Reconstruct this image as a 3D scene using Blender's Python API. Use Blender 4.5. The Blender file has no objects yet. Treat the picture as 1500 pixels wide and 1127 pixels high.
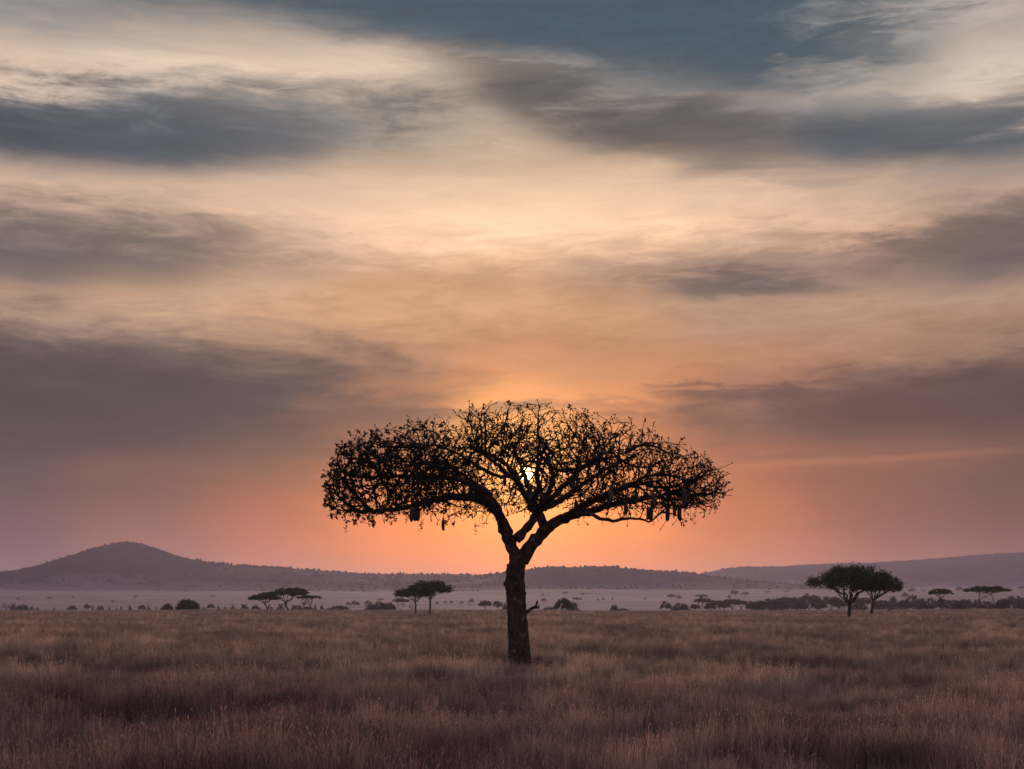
import bpy, math, random
import numpy as np
from mathutils import Vector, noise as mnoise

SC = bpy.context.scene
COL = SC.collection
PI = math.pi
# ------------------------------------------------------------------ camera
# photo pixel (px,py) on 1500x1127 -> direction ((px-750)/F, 1, (HOR-py)/F); eye 2.3 m above the plain
F, HOR, EYE = 2000.0, 890.0, 2.3
cam_d = bpy.data.cameras.new('camera')
cam_d.sensor_width = 36.0
cam_d.lens = 36.0 * F / 1500.0
cam_d.shift_y = (HOR - 563.5) / 1500.0
cam_d.clip_start = 0.1
cam_d.clip_end = 60000
cam = bpy.data.objects.new('camera', cam_d)
COL.objects.link(cam)
cam.location = (0, 0, EYE)
cam.rotation_euler = (PI / 2, 0, 0)
SC.camera = cam
SC.view_settings.view_transform = 'Standard'
SC.view_settings.look = 'None'
SC.view_settings.gamma = 1.0
SC.view_settings.exposure = 0.0
SC.view_settings.use_curve_mapping = False
cy = SC.cycles
cy.use_denoising = True
cy.max_bounces = 5
cy.diffuse_bounces = 3
cy.volume_bounces = 1
cy.transparent_max_bounces = 8
cy.use_adaptive_sampling = True
cy.adaptive_threshold = 0.01

SUN_PX, SUN_PY = 772.0, 695.0
SUN = Vector(((SUN_PX - 750) / F, 1.0, (HOR - SUN_PY) / F)).normalized()
SUN_EL = math.asin(SUN.z)
SUN_AZ = math.atan2(SUN.x, SUN.y)


def lin(h):
    h = h.lstrip('#')
    out = []
    for i in (0, 2, 4):
        c = int(h[i:i + 2], 16) / 255.0
        out.append(c / 12.92 if c <= 0.04045 else ((c + 0.055) / 1.055) ** 2.4)
    return tuple(out)


class G:
    """small node-graph helper"""
    def __init__(s, tree):
        s.t = tree

    def n(s, kind, **kw):
        nd = s.t.nodes.new(kind)
        for k, v in kw.items():
            setattr(nd, k, v)
        return nd

    def put(s, sock, v):
        if isinstance(v, bpy.types.NodeSocket):
            s.t.links.new(v, sock)
        elif v is not None:
            if hasattr(sock, 'default_value'):
                try:
                    sock.default_value = v
                except (TypeError, ValueError):
                    sock.default_value = (*v, 1.0)

    def m(s, op, a, b=None, c=None, clamp=False):
        nd = s.n('ShaderNodeMath', operation=op, use_clamp=clamp)
        s.put(nd.inputs[0], a)
        if b is not None:
            s.put(nd.inputs[1], b)
        if c is not None:
            s.put(nd.inputs[2], c)
        return nd.outputs[0]

    def xyz(s, x, y, z):
        nd = s.n('ShaderNodeCombineXYZ')
        for i, v in enumerate((x, y, z)):
            s.put(nd.inputs[i], v)
        return nd.outputs[0]

    def noise(s, vec, scale=1.0, detail=4.0, rough=0.55, dist=0.0):
        nd = s.n('ShaderNodeTexNoise')
        s.put(nd.inputs['Vector'], vec)
        nd.inputs['Scale'].default_value = scale
        nd.inputs['Detail'].default_value = detail
        nd.inputs['Roughness'].default_value = rough
        nd.inputs['Distortion'].default_value = dist
        return nd.outputs['Fac']

    def smooth(s, v, a, b, lo=0.0, hi=1.0):
        nd = s.n('ShaderNodeMapRange', interpolation_type='SMOOTHSTEP')
        s.put(nd.inputs[0], v)
        nd.inputs[1].default_value = a
        nd.inputs[2].default_value = b
        nd.inputs[3].default_value = lo
        nd.inputs[4].default_value = hi
        return nd.outputs[0]

    def mix(s, fac, a, b, blend='MIX'):
        nd = s.n('ShaderNodeMix', data_type='RGBA', blend_type=blend)
        s.put(nd.inputs[0], fac)
        s.put(nd.inputs[6], a if isinstance(a, bpy.types.NodeSocket) else (*a, 1.0))
        s.put(nd.inputs[7], b if isinstance(b, bpy.types.NodeSocket) else (*b, 1.0))
        return nd.outputs[2]

    def ramp(s, v, stops, interp='LINEAR'):
        nd = s.n('ShaderNodeValToRGB')
        cr = nd.color_ramp
        cr.interpolation = interp
        while len(cr.elements) < len(stops):
            cr.elements.new(0.5)
        for e, (p, c) in zip(cr.elements, stops):
            e.position = p
        for e, (p, c) in zip(cr.elements, stops):
            e.color = (*c, 1.0)
        s.put(nd.inputs[0], v)
        return nd.outputs[0]


# ------------------------------------------------------------------ sky
def build_world():
    w = bpy.data.worlds.new('World')
    SC.world = w
    w.use_nodes = True
    t = w.node_tree
    t.nodes.clear()
    g = G(t)
    co = g.n('ShaderNodeTexCoord').outputs['Generated']
    sep = g.n('ShaderNodeSeparateXYZ')
    g.put(sep.inputs[0], co)
    x, y, z = sep.outputs
    az = g.m('ARCTAN2', x, y)
    hyp = g.m('SQRT', g.m('ADD', g.m('MULTIPLY', x, x), g.m('MULTIPLY', y, y)))
    e = g.m('DIVIDE', z, g.m('MAXIMUM', hyp, 0.02))          # tan(elevation)
    ez = g.m('MINIMUM', g.m('MAXIMUM', e, 0.0), 3.0)
    # fibrous cloud noise: long in azimuth, thin in elevation, tilted a little
    base = g.xyz(x, y, g.m('MULTIPLY', ez, 3.4))
    n_big = g.noise(base, 3.2, 3.0, 0.5)
    n_mid = g.noise(g.xyz(g.m('ADD', x, g.m('MULTIPLY', ez, 0.55)), y, g.m('MULTIPLY', ez, 4.6)), 9.0, 8.0, 0.6, 0.5)
    n_fine = g.noise(g.xyz(g.m('SUBTRACT', x, g.m('MULTIPLY', ez, 0.35)), y, g.m('MULTIPLY', ez, 4.4)), 20.0, 10.0, 0.68, 0.7)
    n_b2 = g.noise(g.xyz(y, x, g.m('MULTIPLY', ez, 3.0)), 5.0, 3.0, 0.5)
    d_big = g.m('SUBTRACT', n_big, 0.5)
    d_mid = g.m('SUBTRACT', n_mid, 0.5)
    d_fine = g.m('SUBTRACT', n_fine, 0.5)
    d_b2 = g.m('SUBTRACT', n_b2, 0.5)
    # less warp close to the horizon where the layers are seen edge on
    grow = g.smooth(ez, 0.02, 0.30, 0.25, 1.0)
    we = g.m('ADD', g.m('MULTIPLY', d_big, 0.020), g.m('ADD', g.m('MULTIPLY', d_mid, 0.044), g.m('MULTIPLY', d_fine, 0.022)))
    ew = g.m('ADD', ez, g.m('MULTIPLY', we, grow))
    aw = g.m('ADD', az, g.m('ADD', g.m('MULTIPLY', d_b2, 0.10), g.m('MULTIPLY', d_mid, 0.05)))

    cols = {
        50: '20 9a9492|60 c8b5a8|100 dcc5b5|125 d5c0b0|150 9a9490|185 5f6770|215 585e66|240 a3968e|270 d0b8a4|300 b5a394|340 857d79|370 726e6c|400 8a7f78|430 b09a88|460 b5a08c|490 8f8076|520 6a6360|560 5c5856|600 5b5655|640 63595a|680 6c5e5c|720 74625f|760 80686a|810 8c6a6e|850 84656c',
        225: '10 7f8081|50 b5a79e|90 d8c4b5|120 cdbbad|150 7d7f82|190 666d74|220 6c7074|245 b3a295|270 d0b9a4|300 c2ad9a|340 94887e|370 7f7670|400 a39280|430 c2a88e|460 b29b86|490 938376|520 756b65|560 625b58|610 625856|650 715f5a|680 8a6c60|720 8c6a5e|760 a0756a|800 b07e70|850 a87870',
        400: '10 6b6f73|40 a39a94|80 cdb8a8|110 e2cbb9|140 a89c94|170 7e7f82|200 74787c|230 a3978f|260 d2bba6|300 dcc0a6|340 b8a28f|380 b49d88|420 cfb394|450 c9aa8a|500 b0957b|540 8c7a6c|570 6f655f|610 6c605c|650 8a6f62|690 98745f|730 b0795f|780 c98468|830 cf8b74',
        575: '20 546069|55 7c7d7f|75 c7b4a6|100 dac5b3|130 bba99b|170 a0968c|210 a89c90|240 c7b09a|280 ddc2a6|320 efd0b0|350 f0cfae|390 c8aa8b|420 cda983|460 d0ab85|500 b89576|540 a08069|570 c08f69|600 94755f|620 a87c62|660 c0825c|720 e0905e|780 f0985f|840 e8965f',
        750: '20 54636f|60 596771|88 a79d96|110 8f8883|130 8f877f|160 b5a596|200 c2ae9b|240 cdb59c|280 e3c6a8|320 fbdcbc|350 ffe0c0|380 e5c39f|410 c7a685|450 d4ae88|500 c09673|540 d59b6c|570 f0ae72|600 fbb470|690 ffb868|760 ffab66|800 fda365|840 f89d63',
        925: '20 546470|60 586772|100 7b7c7d|130 8f8883|160 857d7a|190 8a807a|215 a09284|250 dcc1a6|290 e6c8ab|330 f8d9b8|360 dfc0a0|390 a89280|420 b89c80|460 c4a07c|500 bb9270|540 c9966a|580 e0a06c|610 cf9266|690 ee9c62|760 f79f60|800 eb9862|840 e39564',
        1100: '20 5f6b74|60 566570|100 5b666e|140 968e8a|180 7f7878|200 827a78|230 97897f|260 d8bea6|300 e0c4aa|330 e8c9ab|370 ad9886|400 988a80|420 8f8379|440 b39c86|480 b3967d|520 b8916f|550 a98165|580 957665|620 947361|660 b07a5e|700 b97c5d|750 c47f5e|800 cd8562|840 d08a66',
        1275: '20 a39c98|50 8c8a89|80 5f6a72|110 7a7b7d|130 a79d96|150 7f8084|180 5e666d|210 6c7074|235 958b84|270 cbb5a0|300 d0b8a0|335 d4b79c|365 a58f80|400 9d8b7d|440 b89f88|480 b39679|520 a98a70|550 7d6a5f|590 745e55|630 806355|675 a0745c|700 966c56|750 9d6c56|800 a9735a|840 ad775f',
        1450: '20 b5a9a3|60 c0b2a8|100 d2c2b4|130 cdbcae|160 b0a49c|190 8f8b89|210 717679|240 a3988f|270 b9a696|310 a08f84|340 7b716b|375 6b6765|400 8a7d75|430 b19c88|470 a98f7b|510 9a8270|550 6e5f57|590 685750|620 6e5a51|660 7d6253|700 7a5f52|750 855f52|790 8f665a|840 93685f',
    }
    prev = None
    out = None
    for px, s in cols.items():
        u = (px - 750) / F
        k = math.cos(math.atan(u))
        stops = []
        for it in s.split('|'):
            p, h = it.split()
            stops.append((max(0.0, (HOR - float(p)) / F * k) / 0.5, lin(h)))
        stops.sort(key=lambda a: a[0])
        c = g.ramp(g.m('DIVIDE', ew, 0.5), stops)
        a = math.atan(u)
        if out is None:
            out = c
        else:
            out = g.mix(g.smooth(aw, prev, a), out, c)
        prev = a

    # individual cloud bodies, soft on one side and torn on the other
    def cloud(px, py, rx, ry, rot, hexc, amt, soft=0.9, torn=0.5, fine=0.35):
        soft, torn, fine, amt = soft * 1.35 + 0.2, torn * 2.4, fine * 2.0, amt * 0.86
        nonlocal out
        u = (px - 750) / F
        k = math.cos(math.atan(u))
        a0, e0 = math.atan(u), (HOR - py) / F * k
        da = g.m('SUBTRACT', aw, a0)
        de = g.m('SUBTRACT', ew, e0)
        cr, sr = math.cos(math.radians(rot)), math.sin(math.radians(rot))
        p = g.m('ADD', g.m('MULTIPLY', da, cr * F / rx), g.m('MULTIPLY', de, sr * F / rx))
        q = g.m('ADD', g.m('MULTIPLY', da, -sr * F / ry), g.m('MULTIPLY', de, cr * F / ry))
        r = g.m('SQRT', g.m('ADD', g.m('MULTIPLY', p, p), g.m('MULTIPLY', q, q)))
        r = g.m('ADD', r, g.m('ADD', g.m('MULTIPLY', d_mid, torn * 2), g.m('MULTIPLY', d_fine, fine * 2)))
        f = g.smooth(r, 1.0 - soft * 0.5, 1.0 + soft * 0.5, amt, 0.0)
        out = g.mix(f, out, lin(hexc))

    cloud(800, 12, 500, 66, -3, '4d606d', 0.9, 0.45, 0.25, 0.35)
    cloud(1090, 75, 260, 52, -8, '4e606c', 0.85, 0.6, 0.45, 0.4)
    cloud(1340, 188, 170, 36, -6, '55626c', 0.85, 0.7, 0.5, 0.4)
    cloud(170, 192, 330, 42, 2, '525d67', 0.8, 0.7, 0.4, 0.35)
    cloud(420, 165, 170, 34, -4, '8a8683', 0.6, 1.0, 0.6, 0.5)
    cloud(770, 135, 150, 34, -20, '615e5b', 0.9, 0.9, 0.5, 0.3)
    cloud(970, 190, 200, 34, -7, '656260', 0.85, 0.9, 0.5, 0.3)
    cloud(1400, 100, 190, 44, 3, 'd8c7b9', 0.65, 1.0, 0.6, 0.5)
    cloud(330, 105, 260, 20, 2, 'e6cfbd', 0.6, 1.0, 0.5, 0.4)
    cloud(690, 330, 300, 48, 0, 'ffe2c4', 0.5, 1.2, 0.5, 0.3)
    cloud(130, 365, 210, 36, 2, '6c6a67', 0.6, 1.0, 0.5, 0.3)
    cloud(1100, 420, 125, 15, -3, '625f5f', 0.85, 0.9, 0.4, 0.4)
    cloud(1250, 385, 260, 16, 4, '8a7a70', 0.5, 1.0, 0.6, 0.6)
    cloud(1430, 350, 140, 30, 12, '6f6a66', 0.5, 1.0, 0.6, 0.4)
    cloud(150, 580, 430, 80, -2, '4c4a48', 0.7, 1.1, 0.35, 0.25)
    cloud(620, 604, 220, 9, 4, '7d6258', 0.75, 0.7, 0.3, 0.35)
    cloud(900, 592, 90, 5, -2, 'b07a58', 0.5, 0.8, 0.3, 0.4)
    cloud(1340, 592, 300, 44, 4, '5c4c47', 0.8, 0.8, 0.4, 0.35)
    cloud(1075, 573, 95, 13, -2, '6a564f', 0.85, 0.6, 0.5, 0.6)
    cloud(1210, 677, 150, 6, 1, 'c48c6c', 0.4, 0.9, 0.6, 0.6)
    cloud(1230, 667, 170, 6, 2, '86685a', 0.45, 0.9, 0.6, 0.6)
    # fine fibres everywhere above the haze
    fib = g.m('MULTIPLY', g.m('ADD', g.m('MULTIPLY', d_fine, 0.62), g.m('MULTIPLY', d_mid, 0.36)), g.smooth(ez, 0.06, 0.25))
    fac = g.m('ADD', 1.0, fib)
    out = g.mix(1.0, out, g.xyz(fac, fac, fac), 'MULTIPLY')

    # warmer towards the sun near the horizon, cooler at the sides and higher up
    caz0 = g.m('ABSOLUTE', g.m('SUBTRACT', az, SUN_AZ))
    low = g.mix(g.smooth(caz0, 0.03, 0.30), (1.27, 1.05, 0.38), (0.80, 0.725, 0.62))
    tint = g.mix(g.smooth(ez, 0.05, 0.17), low, (1.03, 0.93, 0.91))
    tint = g.mix(g.smooth(ez, 0.24, 0.38), tint, (0.985, 0.995, 0.975))
    out = g.mix(1.0, out, tint, 'MULTIPLY')
    gam = g.n('ShaderNodeGamma')
    g.put(gam.inputs[0], out)
    gam.inputs[1].default_value = 1.13
    out = g.mix(1.0, gam.outputs[0], (1.09, 1.09, 1.08), 'MULTIPLY')

    # overhead and away from the sun: clear dusk sky (sky texture) behind the same broken cloud, both brightened to light the grass
    sky = g.n('ShaderNodeTexSky', sky_type='NISHITA')
    sky.sun_disc = False
    sky.sun_elevation = SUN_EL
    sky.sun_rotation = SUN_AZ
    sky.dust_density = 2.0
    clear = g.mix(1.0, sky.outputs[0], (0.055, 0.055, 0.055), 'MULTIPLY')
    plane = g.xyz(g.m('DIVIDE', x, g.m('ADD', g.m('ABSOLUTE', z), 0.25)), g.m('DIVIDE', y, g.m('ADD', g.m('ABSOLUTE', z), 0.25)), 0.0)
    cover = g.smooth(g.noise(plane, 1.6, 5.0, 0.55, 0.5), 0.38, 0.66)
    high = g.mix(cover, g.mix(0.7, clear, lin('7c88a0')), lin('c4b4b8'))
    out = g.mix(g.smooth(ez, 0.43, 0.62), out, high)
    # angle from the sun in azimuth
    caz = g.m('COSINE', g.m('SUBTRACT', az, SUN_AZ))
    away = g.smooth(caz, 0.88, -0.5)
    east = g.mix(cover, g.mix(0.7, clear, lin('8f93aa')), lin('b8a2ae'))
    out = g.mix(g.m('MULTIPLY', away, 0.95), out, east)

    # the sun and its aureole in thin cloud
    dp = g.n('ShaderNodeVectorMath', operation='DOT_PRODUCT')
    g.put(dp.inputs[0], co)
    dp.inputs[1].default_value = SUN
    th = g.m('MULTIPLY', g.m('ARCCOSINE', g.m('MINIMUM', dp.outputs['Value'], 1.0)), 180 / PI)
    for amp, wid, c in ((0.55, 1.1, (1.0, 0.70, 0.26)), (0.40, 2.6, (1.0, 0.58, 0.20))):
        gl = g.m('MULTIPLY', g.m('EXPONENT', g.m('MULTIPLY', th, -1.0 / wid)), amp)
        out = g.mix(1.0, out, g.mix(1.0, g.xyz(gl, gl, gl), c, 'MULTIPLY'), 'ADD')
    disc = g.smooth(th, 0.22, 0.36, 5.0, 0.0)
    out = g.mix(1.0, out, g.mix(1.0, g.xyz(disc, disc, disc), (1.0, 0.70, 0.27), 'MULTIPLY'), 'ADD')
    # the node values above are display radiance; the background runs at strength 0.1
    fin = g.mix(1.0, out, (10.0, 10.0, 10.0), 'MULTIPLY')
    bg = g.n('ShaderNodeBackground')
    g.put(bg.inputs[0], fin)
    bg.inputs[1].default_value = 0.1
    o = g.n('ShaderNodeOutputWorld')
    t.links.new(bg.outputs[0], o.inputs[0])
    for nd in t.nodes:
        if nd.bl_idname == 'ShaderNodeMix':
            nd.clamp_result = False
            nd.clamp_factor = True


build_world()

sun_d = bpy.data.lights.new('sun', 'SUN')
sun_d.energy = 1.4
sun_d.angle = math.radians(4.0)
sun_d.color = (1.0, 0.68, 0.42)
sun = bpy.data.objects.new('sun', sun_d)
COL.objects.link(sun)
sun.rotation_euler = (-SUN).to_track_quat('-Z', 'Y').to_euler()

# ------------------------------------------------------------------ helpers
rng = np.random.default_rng(7)
random.seed(7)


def tag(o, label=None, cat=None, group=None, kind=None):
    if label:
        o['label'] = label
    if cat:
        o['category'] = cat
    if group:
        o['group'] = group
    if kind:
        o['kind'] = kind
    return o


def empty(name, loc, rz=0.0):
    o = bpy.data.objects.new(name, None)
    COL.objects.link(o)
    o.location = loc
    o.rotation_euler = (0, 0, rz)
    o.empty_display_size = 0.5
    return o


def mesh_np(name, V, polys, mat, smooth=True):
    """V (n,3); polys list of (k,m) int arrays with k-gons"""
    me = bpy.data.meshes.new(name)
    V = np.asarray(V, dtype=np.float32)
    me.vertices.add(len(V))
    me.vertices.foreach_set('co', V.ravel())
    loops = np.concatenate([p.ravel() for p in polys if len(p)]).astype(np.int32)
    sizes = np.concatenate([np.full(len(p), p.shape[1], np.int32) for p in polys if len(p)])
    starts = np.concatenate([[0], np.cumsum(sizes)[:-1]]).astype(np.int32)
    me.loops.add(len(loops))
    me.loops.foreach_set('vertex_index', loops)
    me.polygons.add(len(sizes))
    me.polygons.foreach_set('loop_start', starts)
    me.polygons.foreach_set('loop_total', sizes)
    me.polygons.foreach_set('use_smooth', np.full(len(sizes), smooth, dtype=bool))
    me.update(calc_edges=True)
    me.validate()
    if mat:
        me.materials.append(mat)
    return me


def link(name, me, parent=None, loc=(0, 0, 0)):
    o = bpy.data.objects.new(name, me)
    COL.objects.link(o)
    o.location = loc
    if parent:
        o.parent = parent
    return o


class MB:
    """collects tubes and loose faces into one mesh"""
    def __init__(s):
        s.v, s.p3, s.p4, s.n = [], [], [], 0

    def add(s, V, tris=None, quads=None):
        V = np.asarray(V, dtype=np.float64)
        s.v.append(V)
        if tris is not None and len(tris):
            s.p3.append(np.asarray(tris, dtype=np.int64) + s.n)
        if quads is not None and len(quads):
            s.p4.append(np.asarray(quads, dtype=np.int64) + s.n)
        s.n += len(V)

    def tube(s, P, R, sides=5, cap=True, lump=0.0):
        P = np.asarray(P, float)
        R = np.asarray(R, float)
        n = len(P)
        T = np.gradient(P, axis=0)
        T /= np.maximum(np.linalg.norm(T, axis=1)[:, None], 1e-9)
        ref = np.array([0.31, 0.87, 0.38]) if abs(T[0] @ np.array([0.31, 0.87, 0.38])) < 0.9 else np.array([1.0, 0, 0])
        u = np.cross(T[0], ref)
        u /= np.linalg.norm(u)
        rings = []
        a = np.arange(sides) / sides * 2 * PI
        ca, sa = np.cos(a)[:, None], np.sin(a)[:, None]
        for i in range(n):
            u = u - T[i] * (u @ T[i])
            u /= max(np.linalg.norm(u), 1e-9)
            w = np.cross(T[i], u)
            rr = R[i]
            if lump:
                rr = R[i] * (1 + lump * rng.standard_normal(sides)[:, None] * 0.5)
            rings.append(P[i] + rr * (ca * u + sa * w))
        V = np.concatenate(rings)
        i = np.arange(n - 1)[:, None] * sides
        j = np.arange(sides)[None, :]
        k = (j + 1) % sides
        Q = np.stack([i + j, i + k, i + k + sides, i + j + sides], -1).reshape(-1, 4)
        tris = []
        if cap:
            V = np.concatenate([V, P[-1:] + T[-1:] * R[-1] * 0.6])
            c = n * sides
            b = (n - 1) * sides
            tris = [[b + q, b + (q + 1) % sides, c] for q in range(sides)]
        s.add(V, tris, Q)

    def mesh(s, name, mat, smooth=True):
        V = np.concatenate(s.v)
        polys = []
        if s.p3:
            polys.append(np.concatenate(s.p3))
        if s.p4:
            polys.append(np.concatenate(s.p4))
        return mesh_np(name, V, polys, mat, smooth)


def new_mat(name, rough=0.9):
    m = bpy.data.materials.new(name)
    m.use_nodes = True
    g = G(m.node_tree)
    b = m.node_tree.nodes['Principled BSDF']
    b.inputs['Roughness'].default_value = rough
    b.inputs['Specular IOR Level'].default_value = 0.15
    return m, g, b


def noisy_mat(name, c0, c1, scale, detail=5, rough=0.9, bump=0.0, bscale=None, coords='Object', trans=0.0):
    m, g, b = new_mat(name, rough)
    tc = g.n('ShaderNodeTexCoord').outputs[coords]
    f = g.noise(tc, scale, detail, 0.6)
    g.put(b.inputs['Base Color'], g.mix(g.smooth(f, 0.33, 0.67), c0, c1))
    if bump:
        bp = g.n('ShaderNodeBump')
        bp.inputs['Strength'].default_value = bump
        bp.inputs['Distance'].default_value = 0.05
        g.put(bp.inputs['Height'], g.noise(tc, bscale or scale * 3, 6, 0.65))
        g.put(b.inputs['Normal'], bp.outputs[0])
    return m


# ------------------------------------------------------------------ terrain
GY = np.array([0, 300, 450, 600, 760, 1000, 1300, 1700, 2200, 2900, 3600, 4400, 6000, 9000, 14000, 24000], float)
GZ = np.array([0, 0.0, 0.35, 0.75, 0.2, -5, -8, -1.2, 13.0, 31.0, 49.0, 62.0, 75, 90, 100, 100], float)


def prof(Y):
    # smooth monotone-ish interpolation (cubic Hermite with finite difference slopes)
    Y = np.clip(np.abs(np.asarray(Y, float)), 0, GY[-1] - 1)
    d = np.diff(GZ) / np.diff(GY)
    mm = np.zeros(len(GY))
    mm[1:-1] = np.where(d[:-1] * d[1:] > 0, 2 * d[:-1] * d[1:] / (d[:-1] + d[1:] + 1e-12), 0)
    i = np.clip(np.searchsorted(GY, Y, side='right') - 1, 0, len(GY) - 2)
    h = GY[i + 1] - GY[i]
    t = (Y - GY[i]) / h
    return ((1 + 2 * t) * (1 - t) ** 2 * GZ[i] + t * (1 - t) ** 2 * h * mm[i] + t * t * (3 - 2 * t) * GZ[i + 1] + t * t * (t - 1) * h * mm[i + 1])


def ground_z(X, Y):
    X, Y = np.asarray(X, float), np.asarray(Y, float)
    r = np.hypot(X, Y)
    z = prof(np.where(Y > 0, r, np.minimum(r, 500)))
    amp = np.clip((r - 15) / 60, 0, 1)
    und = 0.05 * np.sin(X * 0.11 + 1.3) * np.cos(Y * 0.09) + 0.06 * np.sin(X * 0.031 + Y * 0.043)
    z = z + und * amp
    z = z + np.clip((r - 220) / 400, 0, 1) * np.clip((1600 - r) / 700, 0, 1) * (0.22 * np.sin(X * 0.021 + Y * 0.006) + 0.16 * np.sin(X * 0.057 + 2.0 + Y * 0.011) + 0.10 * np.sin(X * 0.13 + Y * 0.03))
    far = np.clip((r - 1500) / 1500, 0, 1)
    z = z + far * (3.0 * np.sin(X * 0.0031 + 1.0) * np.sin(Y * 0.0043) + 1.5 * np.sin(X * 0.0083 + Y * 0.006))
    return z


def build_ground():
    rad = np.concatenate([np.linspace(0, 90, 46)[1:], np.geomspace(94, 19500, 130)])
    na = 288
    # finer in front of the viewpoint
    ang = np.linspace(-PI, PI, na, endpoint=False)
    ang = ang - 0.62 * np.sin(ang)
    R, A = np.meshgrid(rad, ang, indexing='ij')
    X, Y = R * np.sin(A), R * np.cos(A)
    V = np.stack([X, Y, ground_z(X, Y)], -1).reshape(-1, 3)
    V = np.concatenate([V, [[0, 0, 0]]])
    i = np.arange(len(rad) - 1)[:, None] * na
    j = np.arange(na)[None, :]
    k = (j + 1) % na
    Q = np.stack([i + j, i + na + j, i + na + k, i + k], -1).reshape(-1, 4)
    c = len(V) - 1
    T = np.stack([np.full(na, c), np.arange(na), (np.arange(na) + 1) % na], -1)
    m, g, b = new_mat('dry_plain', 1.0)
    tc = g.n('ShaderNodeTexCoord').outputs['Object']
    big = g.noise(tc, 0.012, 5, 0.6)
    mid = g.noise(tc, 0.11, 5, 0.65)
    fin = g.noise(tc, 3.0, 6, 0.7)
    c0 = g.mix(g.smooth(big, 0.36, 0.62), (0.22, 0.16, 0.12), (0.36, 0.27, 0.20))
    c1 = g.mix(g.smooth(mid, 0.35, 0.62), g.mix(1.0, c0, (0.6, 0.6, 0.58), 'MULTIPLY'), c0)
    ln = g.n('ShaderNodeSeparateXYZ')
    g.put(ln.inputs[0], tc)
    c1 = g.mix(g.smooth(ln.outputs[1], 900, 1500), c1, g.mix(g.smooth(big, 0.36, 0.62), (0.19, 0.15, 0.165), (0.28, 0.225, 0.245)))  # low mist painted into the far ground as a paler grey-mauve
    g.put(b.inputs['Base Color'], g.mix(1.0, c1, g.ramp(fin, [(0.2, (0.65, 0.65, 0.65)), (0.8, (1.25, 1.25, 1.25))]), 'MULTIPLY'))
    bp = g.n('ShaderNodeBump')
    bp.inputs['Strength'].default_value = 0.6
    bp.inputs['Distance'].default_value = 0.15
    g.put(bp.inputs['Height'], fin)
    g.put(b.inputs['Normal'], bp.outputs[0])
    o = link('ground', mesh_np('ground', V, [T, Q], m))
    tag(o, 'dry grassy savanna plain reaching to the hills', None, None, 'structure')


build_ground()


def ray_y(py):
    """distance at which the rising plain shows at image row py"""
    Y = np.linspace(1650, 5000, 1200)
    v = (HOR - py) / F
    d = prof(Y) - (EYE + v * Y)
    k = np.where(d >= 0)[0]
    return float(Y[k[0]]) if len(k) else 4200.0


# ------------------------------------------------------------------ hills
HILLS = []


def build_hill(name, prof_px, Yr, depth_f, depth_b, seed, label, rough_amp):
    pxs = np.array([p[0] for p in prof_px], float)
    pys = np.array([p[1] for p in prof_px], float)
    nx, ny = 260, 70
    px = np.linspace(pxs[0], pxs[-1], nx)
    # smooth ridge line
    py = np.interp(px, pxs, pys)
    ker = np.hanning(11)
    ker /= ker.sum()
    py = np.convolve(np.pad(py, 5, mode='edge'), ker, mode='valid')
    X0 = (px - 750) / F * Yr
    zr = EYE + (HOR - py) / F * Yr
    s = np.concatenate([np.linspace(-1, 0, ny // 2, endpoint=False), np.linspace(0, 1, ny - ny // 2)])
    V = np.zeros((ny, nx, 3))
    foot = np.array([1 + 0.30 * mnoise.fractal(Vector((q * 0.0022, seed, 1.0)), 1.0, 2.0, 4) for q in X0])
    for a in range(ny):
        t = s[a]
        Yy = Yr + (t * depth_f if t < 0 else t * depth_b)
        X = X0 * (1 + 0.0 * t)
        if t < 0:
            Yy = Yr + t * depth_f * foot
        else:
            Yy = np.full(nx, Yy)
        gz = ground_z(X, Yy) - 4.0 * abs(t)
        w = (1 - abs(t)) if t < 0 else (1 - t)
        w = w * w * (3 - 2 * w) * 0.5 + w * w * 0.5
        V[a, :, 0] = X
        V[a, :, 1] = Yy
        nz = np.array([mnoise.fractal(Vector((q * 0.0035, yq * 0.002, seed)), 1.0, 2.0, 4) for q, yq in zip(X, Yy)])
        nf = np.array([mnoise.fractal(Vector((q * 0.02, yq * 0.006, seed + 5)), 1.0, 2.0, 3) for q, yq in zip(X, Yy)])
        damp = min(1.0, abs(t) * 2.2)
        V[a, :, 2] = gz + np.maximum(zr - gz, 0) * w + (nz * rough_amp * damp + nf * 2.0) * w
    Vf = V.reshape(-1, 3)
    i = np.arange(ny - 1)[:, None] * nx
    j = np.arange(nx - 1)[None, :]
    Q = np.stack([i + j, i + j + 1, i + j + 1 + nx, i + j + nx], -1).reshape(-1, 4)
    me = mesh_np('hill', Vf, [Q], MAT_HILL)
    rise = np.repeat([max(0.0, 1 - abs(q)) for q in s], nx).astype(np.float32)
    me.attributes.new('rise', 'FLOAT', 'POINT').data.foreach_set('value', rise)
    o = link('hill', me)
    tag(o, label, None, None, 'structure')
    HILLS.append((V, s, nx, ny))
    return V, s


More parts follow.
